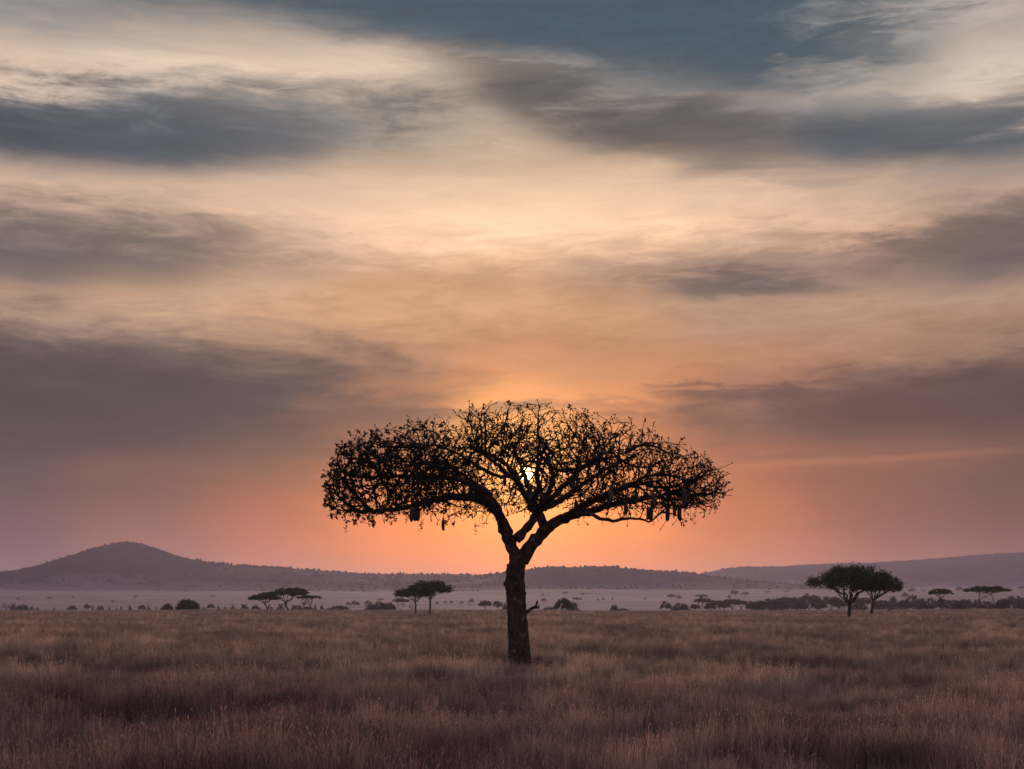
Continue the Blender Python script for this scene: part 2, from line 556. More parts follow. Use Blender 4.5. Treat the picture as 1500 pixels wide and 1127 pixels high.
def hill_mat():
    m, g, b = new_mat('hill_scrub', 1.0)
    tc = g.n('ShaderNodeTexCoord').outputs['Object']
    sep = g.n('ShaderNodeSeparateXYZ')
    g.put(sep.inputs[0], tc)
    f = g.noise(tc, 0.02, 8, 0.65)
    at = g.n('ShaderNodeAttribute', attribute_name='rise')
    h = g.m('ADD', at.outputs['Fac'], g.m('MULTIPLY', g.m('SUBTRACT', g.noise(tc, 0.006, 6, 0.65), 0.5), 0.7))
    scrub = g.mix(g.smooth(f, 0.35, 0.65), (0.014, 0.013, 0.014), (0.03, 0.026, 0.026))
    grass = g.mix(g.smooth(f, 0.35, 0.65), (0.19, 0.15, 0.165), (0.28, 0.225, 0.245))  # pale slope grass, lightened further to paint in mist at the hill foot
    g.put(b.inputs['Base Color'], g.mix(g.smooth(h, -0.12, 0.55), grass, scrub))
    return m


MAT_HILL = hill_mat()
LEFT_P = [(-330, 868), (-240, 858), (-150, 850), (-60, 846), (0, 841), (40, 835), (80, 826), (110, 815), (140, 803.5), (160, 797.5), (190, 794), (215, 798), (240, 807), (265, 816), (300, 823), (340, 828), (380, 830), (430, 833), (480, 837), (540, 841), (600, 842), (660, 842), (720, 843), (770, 848), (820, 857), (880, 868)]
MID_P = [(600, 868), (660, 852), (710, 843), (760, 836), (800, 832), (840, 831), (880, 830), (920, 833), (970, 836), (1010, 840), (1060, 847), (1100, 852), (1140, 856), (1180, 859), (1240, 866), (1300, 870)]
RIGHT_P = [(940, 866), (990, 850), (1030, 840), (1060, 833), (1090, 830), (1140, 830), (1180, 827), (1230, 825), (1270, 825), (1300, 823), (1350, 820), (1400, 816), (1450, 811.5), (1500, 809), (1600, 806), (1700, 811), (1800, 822), (1900, 845)]
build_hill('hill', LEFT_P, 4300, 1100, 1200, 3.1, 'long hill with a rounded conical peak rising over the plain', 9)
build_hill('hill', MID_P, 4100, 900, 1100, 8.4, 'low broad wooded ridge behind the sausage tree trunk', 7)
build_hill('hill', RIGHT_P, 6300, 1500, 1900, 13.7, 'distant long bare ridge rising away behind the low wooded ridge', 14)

# low-poly bush shapes for the far woodland on the slopes


def woodland(V, s, nx, ny, count, ridge, size, label):
    mb_v, mb_t = [], []
    oct_v = np.array([[1, 0, 0.35], [0, 1, 0.4], [-1, 0, 0.3], [0, -1, 0.4], [0.1, 0, 1.0], [0, 0, -0.3]])
    oct_t = np.array([[0, 1, 4], [1, 2, 4], [2, 3, 4], [3, 0, 4], [1, 0, 5], [2, 1, 5], [3, 2, 5], [0, 3, 5]])
    n = 0
    front = np.where(s <= 0)[0]
    for q in range(count + ridge):
        if q < count:
            t = -(rng.random() ** 0.75)
            a = np.interp(t, s, np.arange(ny))
            if rng.random() < (-t) * 0.95:
                continue
        else:
            a = np.interp(-abs(rng.normal(0, 0.02)), s, np.arange(ny))
        b = rng.random() * (nx - 2)
        if mnoise.noise(Vector((b * 0.06, a * 0.2, size))) < -0.15 and q < count + ridge * 0.7:
            continue
        ia, ib = int(min(a, ny - 2)), int(b)
        fa, fb = a - ia, b - ib
        P = (V[ia, ib] * (1 - fa) * (1 - fb) + V[ia + 1, ib] * fa * (1 - fb) + V[ia, ib + 1] * (1 - fa) * fb + V[ia + 1, ib + 1] * fa * fb)
        r = size * rng.uniform(0.35, 1.0) * (1.25 if rng.random() < 0.06 else 1) * (1.0 if q < count else 1.45)
        h = r * rng.uniform(0.7, 1.5)
        sc = np.array([r, r, h])
        jit = 1 + 0.25 * rng.standard_normal((6, 3))
        ang = rng.random() * 6.28
        c, sn = math.cos(ang), math.sin(ang)
        ov = oct_v * sc * jit
        ov = np.stack([ov[:, 0] * c - ov[:, 1] * sn, ov[:, 0] * sn + ov[:, 1] * c, ov[:, 2]], -1)
        mb_v.append(ov + P)
        mb_t.append(oct_t + n)
        n += 6
    o = link('hillside_woodland', mesh_np('hillside_woodland', np.concatenate(mb_v), [np.concatenate(mb_t)], MAT_FARLEAF, False))
    tag(o, label, 'woodland', None, 'stuff')


MAT_FARLEAF = noisy_mat('far_foliage', (0.04, 0.034, 0.027), (0.065, 0.055, 0.042), 0.05, 3, 1.0)
woodland(*HILLS[0], 9000, 800, 3.6, 'scattered dark bushes and small trees covering the peaked hill')
woodland(*HILLS[1], 6000, 600, 3.6, 'scattered bushes and small trees along the low broad ridge')
woodland(*HILLS[2], 3000, 200, 4.0, 'sparse trees on the distant bare ridge')

# ------------------------------------------------------------------ haze
def build_haze():
    b = 20500.0
    z0, z1 = -14.0, 290.0
    V = [(-b, -b, z0), (b, -b, z0), (b, b, z0), (-b, b, z0), (-b, -b, z1), (b, -b, z1), (b, b, z1), (-b, b, z1)]
    Q = np.array([(0, 3, 2, 1), (4, 5, 6, 7), (0, 1, 5, 4), (1, 2, 6, 5), (2, 3, 7, 6), (3, 0, 4, 7)])
    m = bpy.data.materials.new('haze_air')
    m.use_nodes = True
    t = m.node_tree
    t.nodes.clear()
    pv = t.nodes.new('ShaderNodeVolumePrincipled')
    pv.inputs['Color'].default_value = (0.72, 0.66, 1.0, 1)
    pv.inputs['Density'].default_value = 0.62e-4
    pv.inputs['Anisotropy'].default_value = 0.5
    o = t.nodes.new('ShaderNodeOutputMaterial')
    t.links.new(pv.outputs[0], o.inputs['Volume'])
    ob = link('haze', mesh_np('haze', V, [Q], m, False))
    tag(ob, 'pale mauve evening haze lying over the whole plain', 'haze', None, 'stuff')


build_haze()

# ------------------------------------------------------------------ grass
def grass_mat():
    m, g, b = new_mat('dry_grass', 0.85)
    oi = g.n('ShaderNodeObjectInfo')
    loc = oi.outputs['Location']
    patch = g.noise(loc, 0.16, 4, 0.6)
    patch2 = g.noise(loc, 0.035, 4, 0.6)
    c = g.mix(g.smooth(patch, 0.38, 0.62), (0.27, 0.205, 0.185), (0.56, 0.44, 0.37))
    c = g.mix(g.smooth(patch2, 0.40, 0.60), g.mix(1.0, c, (0.62, 0.6, 0.62), 'MULTIPLY'), c)
    c = g.mix(1.0, c, g.ramp(oi.outputs['Random'], [(0.0, (0.5, 0.46, 0.46)), (0.5, (1, 1, 1)), (1.0, (1.5, 1.46, 1.4))]), 'MULTIPLY')
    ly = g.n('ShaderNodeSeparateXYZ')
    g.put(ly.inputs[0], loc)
    shade_fade = g.smooth(g.m('ADD', ly.outputs[1], g.m('MULTIPLY', g.m('SUBTRACT', patch2, 0.5), 60.0)), 20, 50)  # fades out foreground shade painted into the near grass, beside its redder stems
    c = g.mix(shade_fade, g.mix(1.0, c, (0.86, 0.77, 0.80), 'MULTIPLY'), c)
    tc = g.n('ShaderNodeTexCoord').outputs['Object']
    sep = g.n('ShaderNodeSeparateXYZ')
    g.put(sep.inputs[0], tc)
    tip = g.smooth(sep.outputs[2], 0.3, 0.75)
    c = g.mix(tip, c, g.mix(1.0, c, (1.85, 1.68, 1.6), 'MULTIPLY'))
    g.put(b.inputs['Base Color'], c)
    tr = g.n('ShaderNodeBsdfTranslucent')
    g.put(tr.inputs[0], c)
    mx = g.n('ShaderNodeMixShader')
    mx.inputs[0].default_value = 0.45
    m.node_tree.links.new(b.outputs[0], mx.inputs[1])
    m.node_tree.links.new(tr.outputs[0], mx.inputs[2])
    m.node_tree.links.new(mx.outputs[0], m.node_tree.nodes['Material Output'].inputs[0])
    return m


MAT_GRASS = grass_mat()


def tuft_mesh(name, seed, blades, spread, height, heads):
    r = np.random.default_rng(seed)
    mb = MB()
    for i in range(blades):
        a = r.random() * 2 * PI
        rad = spread * math.sqrt(r.random())
        base = np.array([rad * math.cos(a), rad * math.sin(a), -0.03])
        h = height * r.uniform(0.55, 1.1)
        la = a + r.normal(0, 0.9)
        lean = r.uniform(0.02, 0.30) * h
        dirn = np.array([math.cos(la), math.sin(la), 0])
        w = r.uniform(0.0032, 0.007)
        fa = r.random() * PI
        side = np.array([math.cos(fa), math.sin(fa), 0]) * w
        ts = [0, 0.4, 0.75, 1.0]
        pts = [base + dirn * lean * (t ** 2.0) + np.array([0, 0, h * (t - 0.18 * t ** 3 * (lean / h) * 2)]) for t in ts]
        V = [pts[0] - side, pts[0] + side, pts[1] - side * 0.85, pts[1] + side * 0.85, pts[2] - side * 0.55, pts[2] + side * 0.55, pts[3]]
        mb.add(V, [[4, 5, 6]], [[0, 1, 3, 2], [2, 3, 5, 4]])
        if i < heads:
            d = pts[3] - pts[2]
            d /= np.linalg.norm(d)
            q = pts[3]
            L = r.uniform(0.035, 0.075)
            s2 = np.array([-d[1], d[0], 0])
            s2 = s2 / max(np.linalg.norm(s2), 1e-6) * r.uniform(0.004, 0.008)
            s3 = np.cross(d, s2)
            dr = d + dirn * 0.12 - np.array([0, 0, 0.05])
            mb.add([q - d * 0.01, q + dr * L * 0.45 + s2, q + dr * L * 0.45 - s2, q + dr * L + np.array([0, 0, -0.01]), q + dr * L * 0.45 + s3, q + dr * L * 0.45 - s3],
                   [[0, 1, 3], [0, 3, 2], [0, 4, 3], [0, 3, 5]])
    return mb.mesh(name, MAT_GRASS, False)


def build_grass():
    coll = bpy.data.collections.new('grass_tufts')
    specs = [(48, 0.19, 0.50, 12), (42, 0.16, 0.60, 16), (50, 0.23, 0.42, 8), (36, 0.15, 0.68, 17), (54, 0.25, 0.34, 5)]
    for i, (b, s, h, hd) in enumerate(specs):
        coll.objects.link(bpy.data.objects.new('grass_tuft_%d' % i, tuft_mesh('grass_tuft', 50 + i, b, s, h, hd)))
    # scatter: density falls with distance, as seen at a grazing angle each tuft then hides more ground
    P = []
    d = 14.0
    while d < 640:
        dd = max(0.5, d * 0.02)
        dens = min(17.0, 420.0 / d) if d < 90 else 420.0 / 90 * (90 / d) ** 1.25
        wid = d * 0.86 + 6
        n = int(dens * wid * dd)
        yy = d + rng.random(n) * dd
        xx = (rng.random(n) - 0.5) * wid
        P.append(np.stack([xx, yy], -1))
        d += dd
    P = np.concatenate(P)
    pn = np.array([mnoise.fractal(Vector((a * 0.22, b * 0.22, 2.0)), 1.0, 2.0, 3) for a, b in P])
    pb = np.array([mnoise.fractal(Vector((a * 0.035, b * 0.022, 9.0)), 1.0, 2.0, 3) for a, b in P])
    sc = (0.95 + 0.32 * pn + 0.22 * pb) * rng.uniform(0.75, 1.25, len(P))
    keep = rng.random(len(P)) < np.clip(1.0 + pn * 0.6, 0.35, 1)
    # nothing grows inside the trunk
    keep &= np.hypot(P[:, 0] - 0.3, P[:, 1] - 50) > 0.42
    P, sc, pn = P[keep], sc[keep], pn[keep]
    dt = np.hypot(P[:, 0] - 0.3, P[:, 1] - 49.2)
    sc = sc * np.clip(0.42 + (dt - 1.0) * 0.25, 0.42, 1.0)
    n = len(P)
    me = bpy.data.meshes.new('grass')
    me.vertices.add(n)
    co = np.stack([P[:, 0], P[:, 1], ground_z(P[:, 0], P[:, 1])], -1).astype(np.float32)
    me.vertices.foreach_set('co', co.ravel())
    for nm, arr in (('gscale', np.clip(sc, 0.45, 1.7)), ('grot', rng.random(n) * 6.283)):
        at = me.attributes.new(nm, 'FLOAT', 'POINT')
        at.data.foreach_set('value', arr.astype(np.float32))
    kind = np.clip((2.2 - pn * 2.2 + rng.normal(0, 1.1, n)).round(), 0, 4).astype(np.int32)
    kind = np.array([3, 1, 0, 2, 4])[kind]
    at = me.attributes.new('gkind', 'INT', 'POINT')
    at.data.foreach_set('value', kind.astype(np.int32))
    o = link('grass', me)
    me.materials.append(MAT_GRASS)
    tag(o, 'tall dry brown savanna grass covering the plain', 'grass', None, 'stuff')
    ng = bpy.data.node_groups.new('scatter_grass', 'GeometryNodeTree')
    ng.interface.new_socket('Geometry', in_out='INPUT', socket_type='NodeSocketGeometry')
    ng.interface.new_socket('Geometry', in_out='OUTPUT', socket_type='NodeSocketGeometry')
    N, L = ng.nodes, ng.links
    gi, go = N.new('NodeGroupInput'), N.new('NodeGroupOutput')
    ci = N.new('GeometryNodeCollectionInfo')
    ci.inputs['Collection'].default_value = coll
    ci.inputs['Separate Children'].default_value = True
    ip = N.new('GeometryNodeInstanceOnPoints')
    ip.inputs['Pick Instance'].default_value = True

    def attr(nm, ty):
        a = N.new('GeometryNodeInputNamedAttribute')
        a.data_type = ty
        a.inputs[0].default_value = nm
        return [s for s in a.outputs if s.enabled and s.name == 'Attribute'][0]
    L.new(gi.outputs[0], ip.inputs['Points'])
    L.new(ci.outputs[0], ip.inputs['Instance'])
    L.new(attr('gkind', 'INT'), ip.inputs['Instance Index'])
    cx = N.new('ShaderNodeCombineXYZ')
    L.new(attr('grot', 'FLOAT'), cx.inputs[2])
    L.new(cx.outputs[0], ip.inputs['Rotation'])
    L.new(attr('gscale', 'FLOAT'), ip.inputs['Scale'])
    L.new(ip.outputs[0], go.inputs[0])
    md = o.modifiers.new('scatter', 'NODES')
    md.node_group = ng
    print('grass tufts', n)


build_grass()

# ------------------------------------------------------------------ tree growing
def colonize(pos, par, att, step, di, dk, iters, up=0.0, wander=0.12, seed=1, maxkids=3, inertia=0.0):
    """space colonisation: grow the skeleton pos/par towards the points att"""
    r = np.random.default_rng(seed)
    pos = [np.asarray(p, float) for p in pos]
    par = list(par)
    A = np.asarray(att, float)
    near = np.zeros(len(A), int)
    dist = np.full(len(A), 1e9)
    P0 = np.array(pos)
    for i in range(len(A)):
        d = np.linalg.norm(P0 - A[i], axis=1)
        near[i] = d.argmin()
        dist[i] = d.min()
    kids = {}
    alive = dist > dk
    for it in range(iters):
        act = alive & (dist < di)
        if not act.any():
            if not alive.any():
                break
            di *= 1.25
            continue
        idx = np.where(act)[0]
        nd = near[idx]
        PP = np.array(pos)
        vec = A[idx] - PP[nd]
        vec /= np.linalg.norm(vec, axis=1)[:, None]
        S = np.zeros((len(pos), 3))
        np.add.at(S, nd, vec)
        grow = np.unique(nd)
        newi = []
        for q in grow:
            if kids.get(q, 0) >= maxkids:
                alive[idx[nd == q]] = False
                continue
            v = S[q]
            ln = np.linalg.norm(v)
            if ln < 1e-6:
                v = r.standard_normal(3)
                ln = np.linalg.norm(v)
            v = v / ln + np.array([0, 0, up]) + r.standard_normal(3) * wander
            if inertia and par[q] >= 0:
                pd = pos[q] - pos[par[q]]
                v = v + pd / max(np.linalg.norm(pd), 1e-6) * inertia
            v /= np.linalg.norm(v)
            kids[q] = kids.get(q, 0) + 1
            pos.append(pos[q] + v * step * r.uniform(0.8, 1.2))
            par.append(int(q))
            newi.append(len(pos) - 1)
        if not newi:
            continue
        NP = np.array([pos[i] for i in newi])
        al = np.where(alive)[0]
        D = np.linalg.norm(A[al][:, None, :] - NP[None], axis=2)
        k = D.argmin(1)
        dm = D[np.arange(len(al)), k]
        better = dm < dist[al]
        near[al[better]] = np.array(newi)[k[better]]
        dist[al[better]] = dm[better]
        alive &= dist > dk
    return np.array(pos), np.array(par)


def radii(pos, par, tip, ex, rmin=None):
    n = len(pos)
    r = np.zeros(n)
    acc = np.zeros(n)
    haskid = np.zeros(n, bool)
    haskid[par[par >= 0]] = True
    order = np.argsort(-depth_of(par))
    for i in order:
        r[i] = tip if not haskid[i] else acc[i] ** (1 / ex)
        if rmin is not None and rmin[i] > 0:
            r[i] = max(r[i], rmin[i])
        if par[i] >= 0:
            acc[par[i]] += r[i] ** ex
    return r, haskid


def depth_of(par):
    d = np.zeros(len(par), int)
    for i in range(len(par)):       # parents always come first
        if par[i] >= 0:
            d[i] = d[par[i]] + 1
    return d


def chains(par, rad, skip=None):
    n = len(par)
    kids = [[] for _ in range(n)]
    for i in range(n):
        if par[i] >= 0:
            kids[par[i]].append(i)
    out = []
    stack = [(i, None) for i in range(n) if par[i] < 0]
    while stack:
        s, p = stack.pop()
        ch = [] if p is None else [p]
        i = s
        while True:
            ch.append(i)
            if not kids[i]:
                break
            ks = sorted(kids[i], key=lambda a: -rad[a])
            for o in ks[1:]:
                stack.append((o, i))
            i = ks[0]
        out.append(ch)
    return out


# ------------------------------------------------------------------ materials for plants
def bark_mat(name, c0, c1, lich):
    m, g, b = new_mat(name, 0.95)
    tc = g.n('ShaderNodeTexCoord').outputs['Object']
    mp = g.n('ShaderNodeMapping')
    mp.inputs['Scale'].default_value = (1, 1, 0.35)
    g.put(mp.inputs[0], tc)
    f = g.noise(mp.outputs[0], 9.0, 8, 0.7, 0.5)
    l = g.noise(tc, 2.6, 6, 0.65)
    c = g.mix(g.smooth(f, 0.35, 0.65), c0, c1)
    c = g.mix(g.smooth(l, 0.55, 0.68), c, lich)
    g.put(b.inputs['Base Color'], c)
    bp = g.n('ShaderNodeBump')
    bp.inputs['Strength'].default_value = 0.9
    bp.inputs['Distance'].default_value = 0.04
    g.put(bp.inputs['Height'], f)
    g.put(b.inputs['Normal'], bp.outputs[0])
    return m


MAT_BARK = bark_mat('sausage_tree_bark', (0.03, 0.017, 0.016), (0.11, 0.066, 0.058), (0.21, 0.15, 0.13))
MAT_TWIG = noisy_mat('twig_bark', (0.016, 0.011, 0.010), (0.035, 0.024, 0.020), 3, 3)
MAT_LEAF = noisy_mat('sausage_tree_leaf', (0.018, 0.02, 0.01), (0.035, 0.035, 0.016), 2.0, 3, 0.7)
MAT_FRUIT = noisy_mat('sausage_fruit', (0.075, 0.055, 0.04), (0.13, 0.095, 0.07), 6, 4, 0.8)
MAT_FLOWER = noisy_mat('dark_red_flower', (0.06, 0.018, 0.015), (0.10, 0.03, 0.022), 6, 3, 0.7)
MAT_ABARK = noisy_mat('acacia_bark', (0.04, 0.03, 0.025), (0.085, 0.065, 0.05), 1.5, 4)
MAT_ALEAF = noisy_mat('acacia_leaf', (0.028, 0.042, 0.011), (0.062, 0.075, 0.022), 0.5, 4, 0.8)
MAT_HLEAF = noisy_mat('hazed_leaf', (0.09, 0.078, 0.07), (0.15, 0.125, 0.11), 0.5, 4, 0.9)  # dry-season leaf tone, lightened to paint haze onto the far trees
MAT_BLEAF = noisy_mat('bush_leaf', (0.04, 0.04, 0.02), (0.07, 0.062, 0.032), 0.5, 4, 0.8)

# ------------------------------------------------------------------ the sausage tree
TD = 50.0
TPX, TPY = 762.0, 984.0
TX = (TPX - 750) / F * TD
PPM = F / TD


def tl(px, py, y=0.0):
    """photo pixel on the tree -> tree-local metres, y = depth relative to the trunk (scaled so it stays on that pixel)"""
    k = (TD + y) / TD
    X = (px - 750) / F * (TD + y) - TX
    Z = EYE + (HOR - py) / F * (TD + y)
    return np.array([X, y, Z])


def build_sausage_tree():
    root = empty('sausage_tree', (TX, TD, 0))
    tag(root, 'large spreading sausage tree with long hanging fruits in front of the sun', 'tree')
    # trunk: left and right outline traced by row
    rows = [(994, 739, 789), (984, 742.5, 783.5), (970, 744, 779), (940, 744, 775.5), (915, 743.5, 773), (890, 742.5, 770.5), (872, 741, 769.5), (862, 739.5, 769), (855, 738.8, 768.5), (848, 740.5, 768.3), (838, 741, 768.8), (828, 743.5, 770.5), (820, 747, 772), (812, 749, 773)]
    sides = 20
    V = []
    zs = []
    P = []
    fine = np.linspace(0, len(rows) - 1, 46)
    ry = np.interp(fine, range(len(rows)), [r[0] for r in rows])
    rl = np.interp(fine, range(len(rows)), [r[1] for r in rows])
    rr = np.interp(fine, range(len(rows)), [r[2] for r in rows])
    for a, b, c in zip(ry, rl, rr):
        ctr = tl((b + c) / 2, a)
        rad = (c - b) / 2 / PPM
        for k in range(sides):
            an = k / sides * 2 * PI
            rx = rad * (1 + 0.05 * mnoise.noise(Vector((math.cos(an) * 1.5, math.sin(an) * 1.5, ctr[2] * 1.6))))
            flut = 1 + 0.035 * math.sin(an * 5 + ctr[2] * 0.6) * max(0.3, 1 - ctr[2] / 3)
            bump = 0.03 * mnoise.noise(Vector((math.cos(an) * 4, math.sin(an) * 4, ctr[2] * 5)))
            V.append(ctr + np.array([math.cos(an) * (rx * flut + bump), math.sin(an) * (rx * flut + bump), 0]))
    n = len(fine)
    i = np.arange(n - 1)[:, None] * sides
    j = np.arange(sides)[None, :]
    k = (j + 1) % sides
    Q = np.stack([i + j, i + k, i + k + sides, i + j + sides], -1).reshape(-1, 4)
    mb = MB()
    mb.add(V, None, Q)
    # knots on the trunk
    for (px, py, r) in ((739.5, 855, 0.09), (744, 829, 0.07), (769.5, 870, 0.05)):
        c = tl(px, py, -0.05)
        mb.tube([c + np.array([0.12 if px < 755 else -0.12, 0, -0.1]), c, c + np.array([-0.03 if px < 755 else 0.03, -0.02, 0.06])], [r, r * 0.9, r * 0.35], 8)
    link('trunk', mb.mesh('trunk', MAT_BARK), root)

    # main limbs: (list of (px, py, depth)), start radius, end radius
    limbs = [
        # left stem out of the fork and the long left arm
        ([(757, 822, 0), (749, 800, .05), (741, 780, .05), (735, 762, 0)], .27, .22),                       # 0
        ([(735, 762, 0), (724, 744, -.2), (706, 731, -.5), (680, 726, -.8), (650, 729, -1.0), (618, 738, -1.2), (585, 746, -1.3), (548, 749, -1.4)], .20, .06),   # 1
        ([(733, 760, 0), (728, 742, .4), (712, 722, .9), (690, 706, 1.5), (655, 700, 2.0), (610, 696, 2.4), (560, 700, 2.7)], .17, .05),    # 2
        # right stem
        ([(764, 822, 0), (774, 806, .05), (785, 792, .1), (797, 779, .1), (806, 770, .1)], .27, .21),           # 3
        ([(806, 770, .1), (824, 760, -.2), (850, 752, -.5), (880, 745, -.8), (915, 735, -1.0), (950, 730, -1.1), (985, 722, -1.2)], .19, .05),   # 4
        ([(836, 756, -.3), (862, 752, -.9), (885, 763, -1.3), (905, 764, -1.6), (928, 757, -1.8), (950, 765, -2.0)], .09, .035),  # 5
        # centre
        ([(756, 790, .05), (768, 777, .1), (780, 764, .15), (787, 752, .2)], .16, .16),                    # 6
        ([(800, 777, .1), (795, 762, .2), (787, 750, .2), (778, 738, .3)], .18, .17),                      # 7
        ([(778, 738, .3), (762, 715, .6), (757, 695, .8), (742, 680, 1.0), (722, 670, 1.3), (700, 655, 1.7)], .13, .05),   # 8
        ([(783, 742, .2), (768, 726, -.5), (760, 706, -1.0), (738, 690, -1.7), (712, 668, -2.6), (690, 652, -3.4)], .12, .045),  # 9
        ([(787, 748, .2), (800, 728, .4), (812, 706, .8), (806, 684, 1.2), (800, 662, 1.6), (790, 640, 2.2)], .13, .05),   # 10
        ([(790, 748, .2), (812, 738, .8), (838, 722, 1.6), (868, 700, 2.5), (900, 680, 3.4), (930, 668, 4.2)], .14, .045),  # 11
        ([(790, 746, .1), (808, 730, -.8), (830, 708, -1.8), (852, 684, -2.8), (878, 668, -3.6), (900, 655, -4.4)], .13, .045),  # 12
        ([(778, 738, .3), (775, 720, 1.4), (770, 700, 2.6), (760, 678, 3.8), (752, 660, 5.0)], .12, .045),   # 13
        ([(780, 740, .1), (790, 716, -1.4), (786, 690, -2.6), (795, 664, -3.9), (800, 645, -5.0)], .12, .045),  # 14
        ([(735, 758, 0), (716, 736, -1.2), (690, 712, -2.2), (655, 690, -3.2), (620, 676, -4.0)], .13, .045),  # 15
        ([(732, 756, .1), (715, 732, 1.6), (690, 705, 3.0), (660, 682, 4.2), (630, 668, 5.0)], .12, .045),   # 16
        ([(812, 767, .1), (846, 747, 1.2), (884, 728, 2.2), (926, 712, 3.0), (966, 704, 3.6)], .13, .045),   # 17
        ([(815, 765, 0), (850, 742, -1.4), (890, 722, -2.4), (935, 704, -3.1), (970, 692, -3.6)], .12, .045),  # 18
        ([(806, 684, 1.2), (820, 690, .6), (848, 688, .2), (880, 676, -.2), (915, 664, -.4)], .08, .035),     # 19
        ([(757, 695, .8), (735, 700, .5), (712, 690, .2), (685, 672, 0), (650, 655, -.3), (610, 650, -.5)], .08, .035),   # 20
    ]
    pos, par, rmin, limb_id = [], [], [], []
    lines = []
    rr_ = np.random.default_rng(21)
    for li, (pts, r0, r1) in enumerate(limbs):
        W = np.array([tl(*p) for p in pts])
        seg = np.linalg.norm(np.diff(W, axis=0), axis=1)
        s = np.concatenate([[0], np.cumsum(seg)])
        m = max(3, int(s[-1] / 0.16))
        tt = np.linspace(0, s[-1], m)
        # Catmull-like smoothing of the traced line
        L = np.stack([np.interp(tt, s, W[:, q]) for q in range(3)], -1)
        for _ in range(3):
            L[1:-1] = (L[:-2] + 2 * L[1:-1] + L[2:]) / 4
        L[1:-1] += rr_.normal(0, 0.022, (m - 2, 3))
        R = r0 + (r1 - r0) * (tt / s[-1]) ** 0.9
        lines.append((L, R))
        # link the first point to the nearest existing node
        if pos:
            d = np.linalg.norm(np.array(pos) - L[0], axis=1)
            p = int(d.argmin())
        else:
            p = -1
        for q in range(m):
            pos.append(L[q])
            par.append(p)
            rmin.append(R[q])
            limb_id.append(li)
            p = len(pos) - 1
    nl = len(pos)
    # each limb a part of its own
    for li, (L, R) in enumerate(lines):
        mb = MB()
        sides = 14 if R[0] > 0.15 else 9
        wob = 1 + 0.10 * rr_.standard_normal(len(R))
        mb.tube(L, R * np.clip(wob, 0.85, 1.2), sides, True, 0.05)
        link('limb', mb.mesh('limb', MAT_BARK), root)

    # crown volume as attraction points: flat dome, thin in the middle, traced from the outline
    top = [(480, 700), (490, 662), (515, 645), (545, 633), (600, 622), (650, 607), (700, 598), (755, 590), (800, 596), (840, 601), (885, 606), (920, 618), (945, 630), (985, 650), (1020, 668), (1050, 682), (1062, 700)]
    bot = [(480, 735), (495, 757), (530, 756), (560, 744), (620, 735), (680, 722), (720, 700), (770, 690), (830, 712), (870, 735), (920, 745), (960, 748), (1000, 748), (1040, 742), (1062, 715)]
    tx = np.array([p[0] for p in top], float)
    ty = np.array([p[1] for p in top], float)
    bx = np.array([p[0] for p in bot], float)
    by = np.array([p[1] for p in bot], float)
    att = []
    rg = np.random.default_rng(5)
    cx = 771.0
    while len(att) < 15000:
        px = rg.uniform(480, 1062)
        xm = (px - cx) / PPM
        ymax = 5.6 * math.sqrt(max(0.0, 1 - (xm / 7.45) ** 2))
        y = rg.uniform(-1, 1) * ymax
        # the dome comes down toward its rim all round
        rim = (xm / 7.45) ** 2 + (y / 5.8) ** 2
        if rim > 1:
            continue
        eq = cx + math.copysign(math.sqrt(rim) * 291, xm if abs(xm) > 0.2 else rg.uniform(-1, 1))
        zt = np.interp(px, tx, ty)
        zt = max(zt, np.interp(eq, tx, ty) - 6)
        zb = np.interp(eq, bx, by)
        t = rg.random() ** (1.15 if abs(xm) < 2.2 else 0.85)
        py = zt + (zb - zt) * t
        c = mnoise.noise(Vector((xm * 0.62, y * 0.62, py * 0.018)))
        c2 = mnoise.noise(Vector((xm * 1.7 + 9, y * 1.7, py * 0.04)))
        if c + 0.6 * c2 < -0.07:
            continue
        # ragged rim: the outer shell only grows where the lobe noise allows it
        lobe = 0.5 + 0.9 * mnoise.noise(Vector((xm * 0.9 + 4, y * 0.9, 3.0)))
        if (t < 0.16 or rim > 0.9) and rg.random() > lobe:
            continue
        # keep the window round the sun open
        if math.hypot((px - 775) / 1.25, py - 697) < 13 and rg.random() < 0.93:
            continue
        if px > 800 and t > 0.5 and rg.random() < 0.25:
            continue
        att.append(tl(px, py, y * 0.98))
    # a few attractors below the arms for the drooping spray
    for _ in range(110):
        px = rg.choice([rg.uniform(500, 590), rg.uniform(640, 735), rg.uniform(850, 960), rg.uniform(960, 1040)])
        att.append(tl(px, rg.uniform(742, 768), rg.uniform(-2.5, 2.5)))
    pos, par = colonize(pos, par, att, 0.13, 1.0, 0.15, 190, 0.22, 0.13, 9, 3, 0.8)
    n = len(pos)
    rm = np.zeros(n)
    rm[:nl] = rmin
    rad, haskid = radii(pos, par, 0.0085, 2.05)
    rad = np.minimum(rad, 0.10)
    rad[:nl] = np.minimum(rmin, 0.25)
    print('sausage tree nodes', n, 'tips', int((~haskid).sum()))
    ch = [c for c in chains(par, rad) if any(q >= nl for q in c)]
    tw = MB()
    for c in ch:
        c = [q for q in c if q >= nl] if c[0] < nl and c[-1] >= nl else c
        first = par[c[0]]
        ids = ([first] if first >= 0 else []) + c
        P = pos[ids]
        R = rad[ids].copy()
        if len(R) > 1:
            R[0] = min(R[0], R[1] * 1.15)
        if len(P) < 2:
            continue
        tw.tube(P, R, 6 if R.max() > 0.04 else 4)
    # stubby end shoots with swollen buds
    tips = np.where(~haskid)[0]
    tips = tips[tips >= nl]
    lf = MB()
    bud_v = np.array([[1, 0, 0], [0, 1, 0], [-1, 0, 0], [0, -1, 0], [0, 0, 1.1], [0, 0, -1.1]])
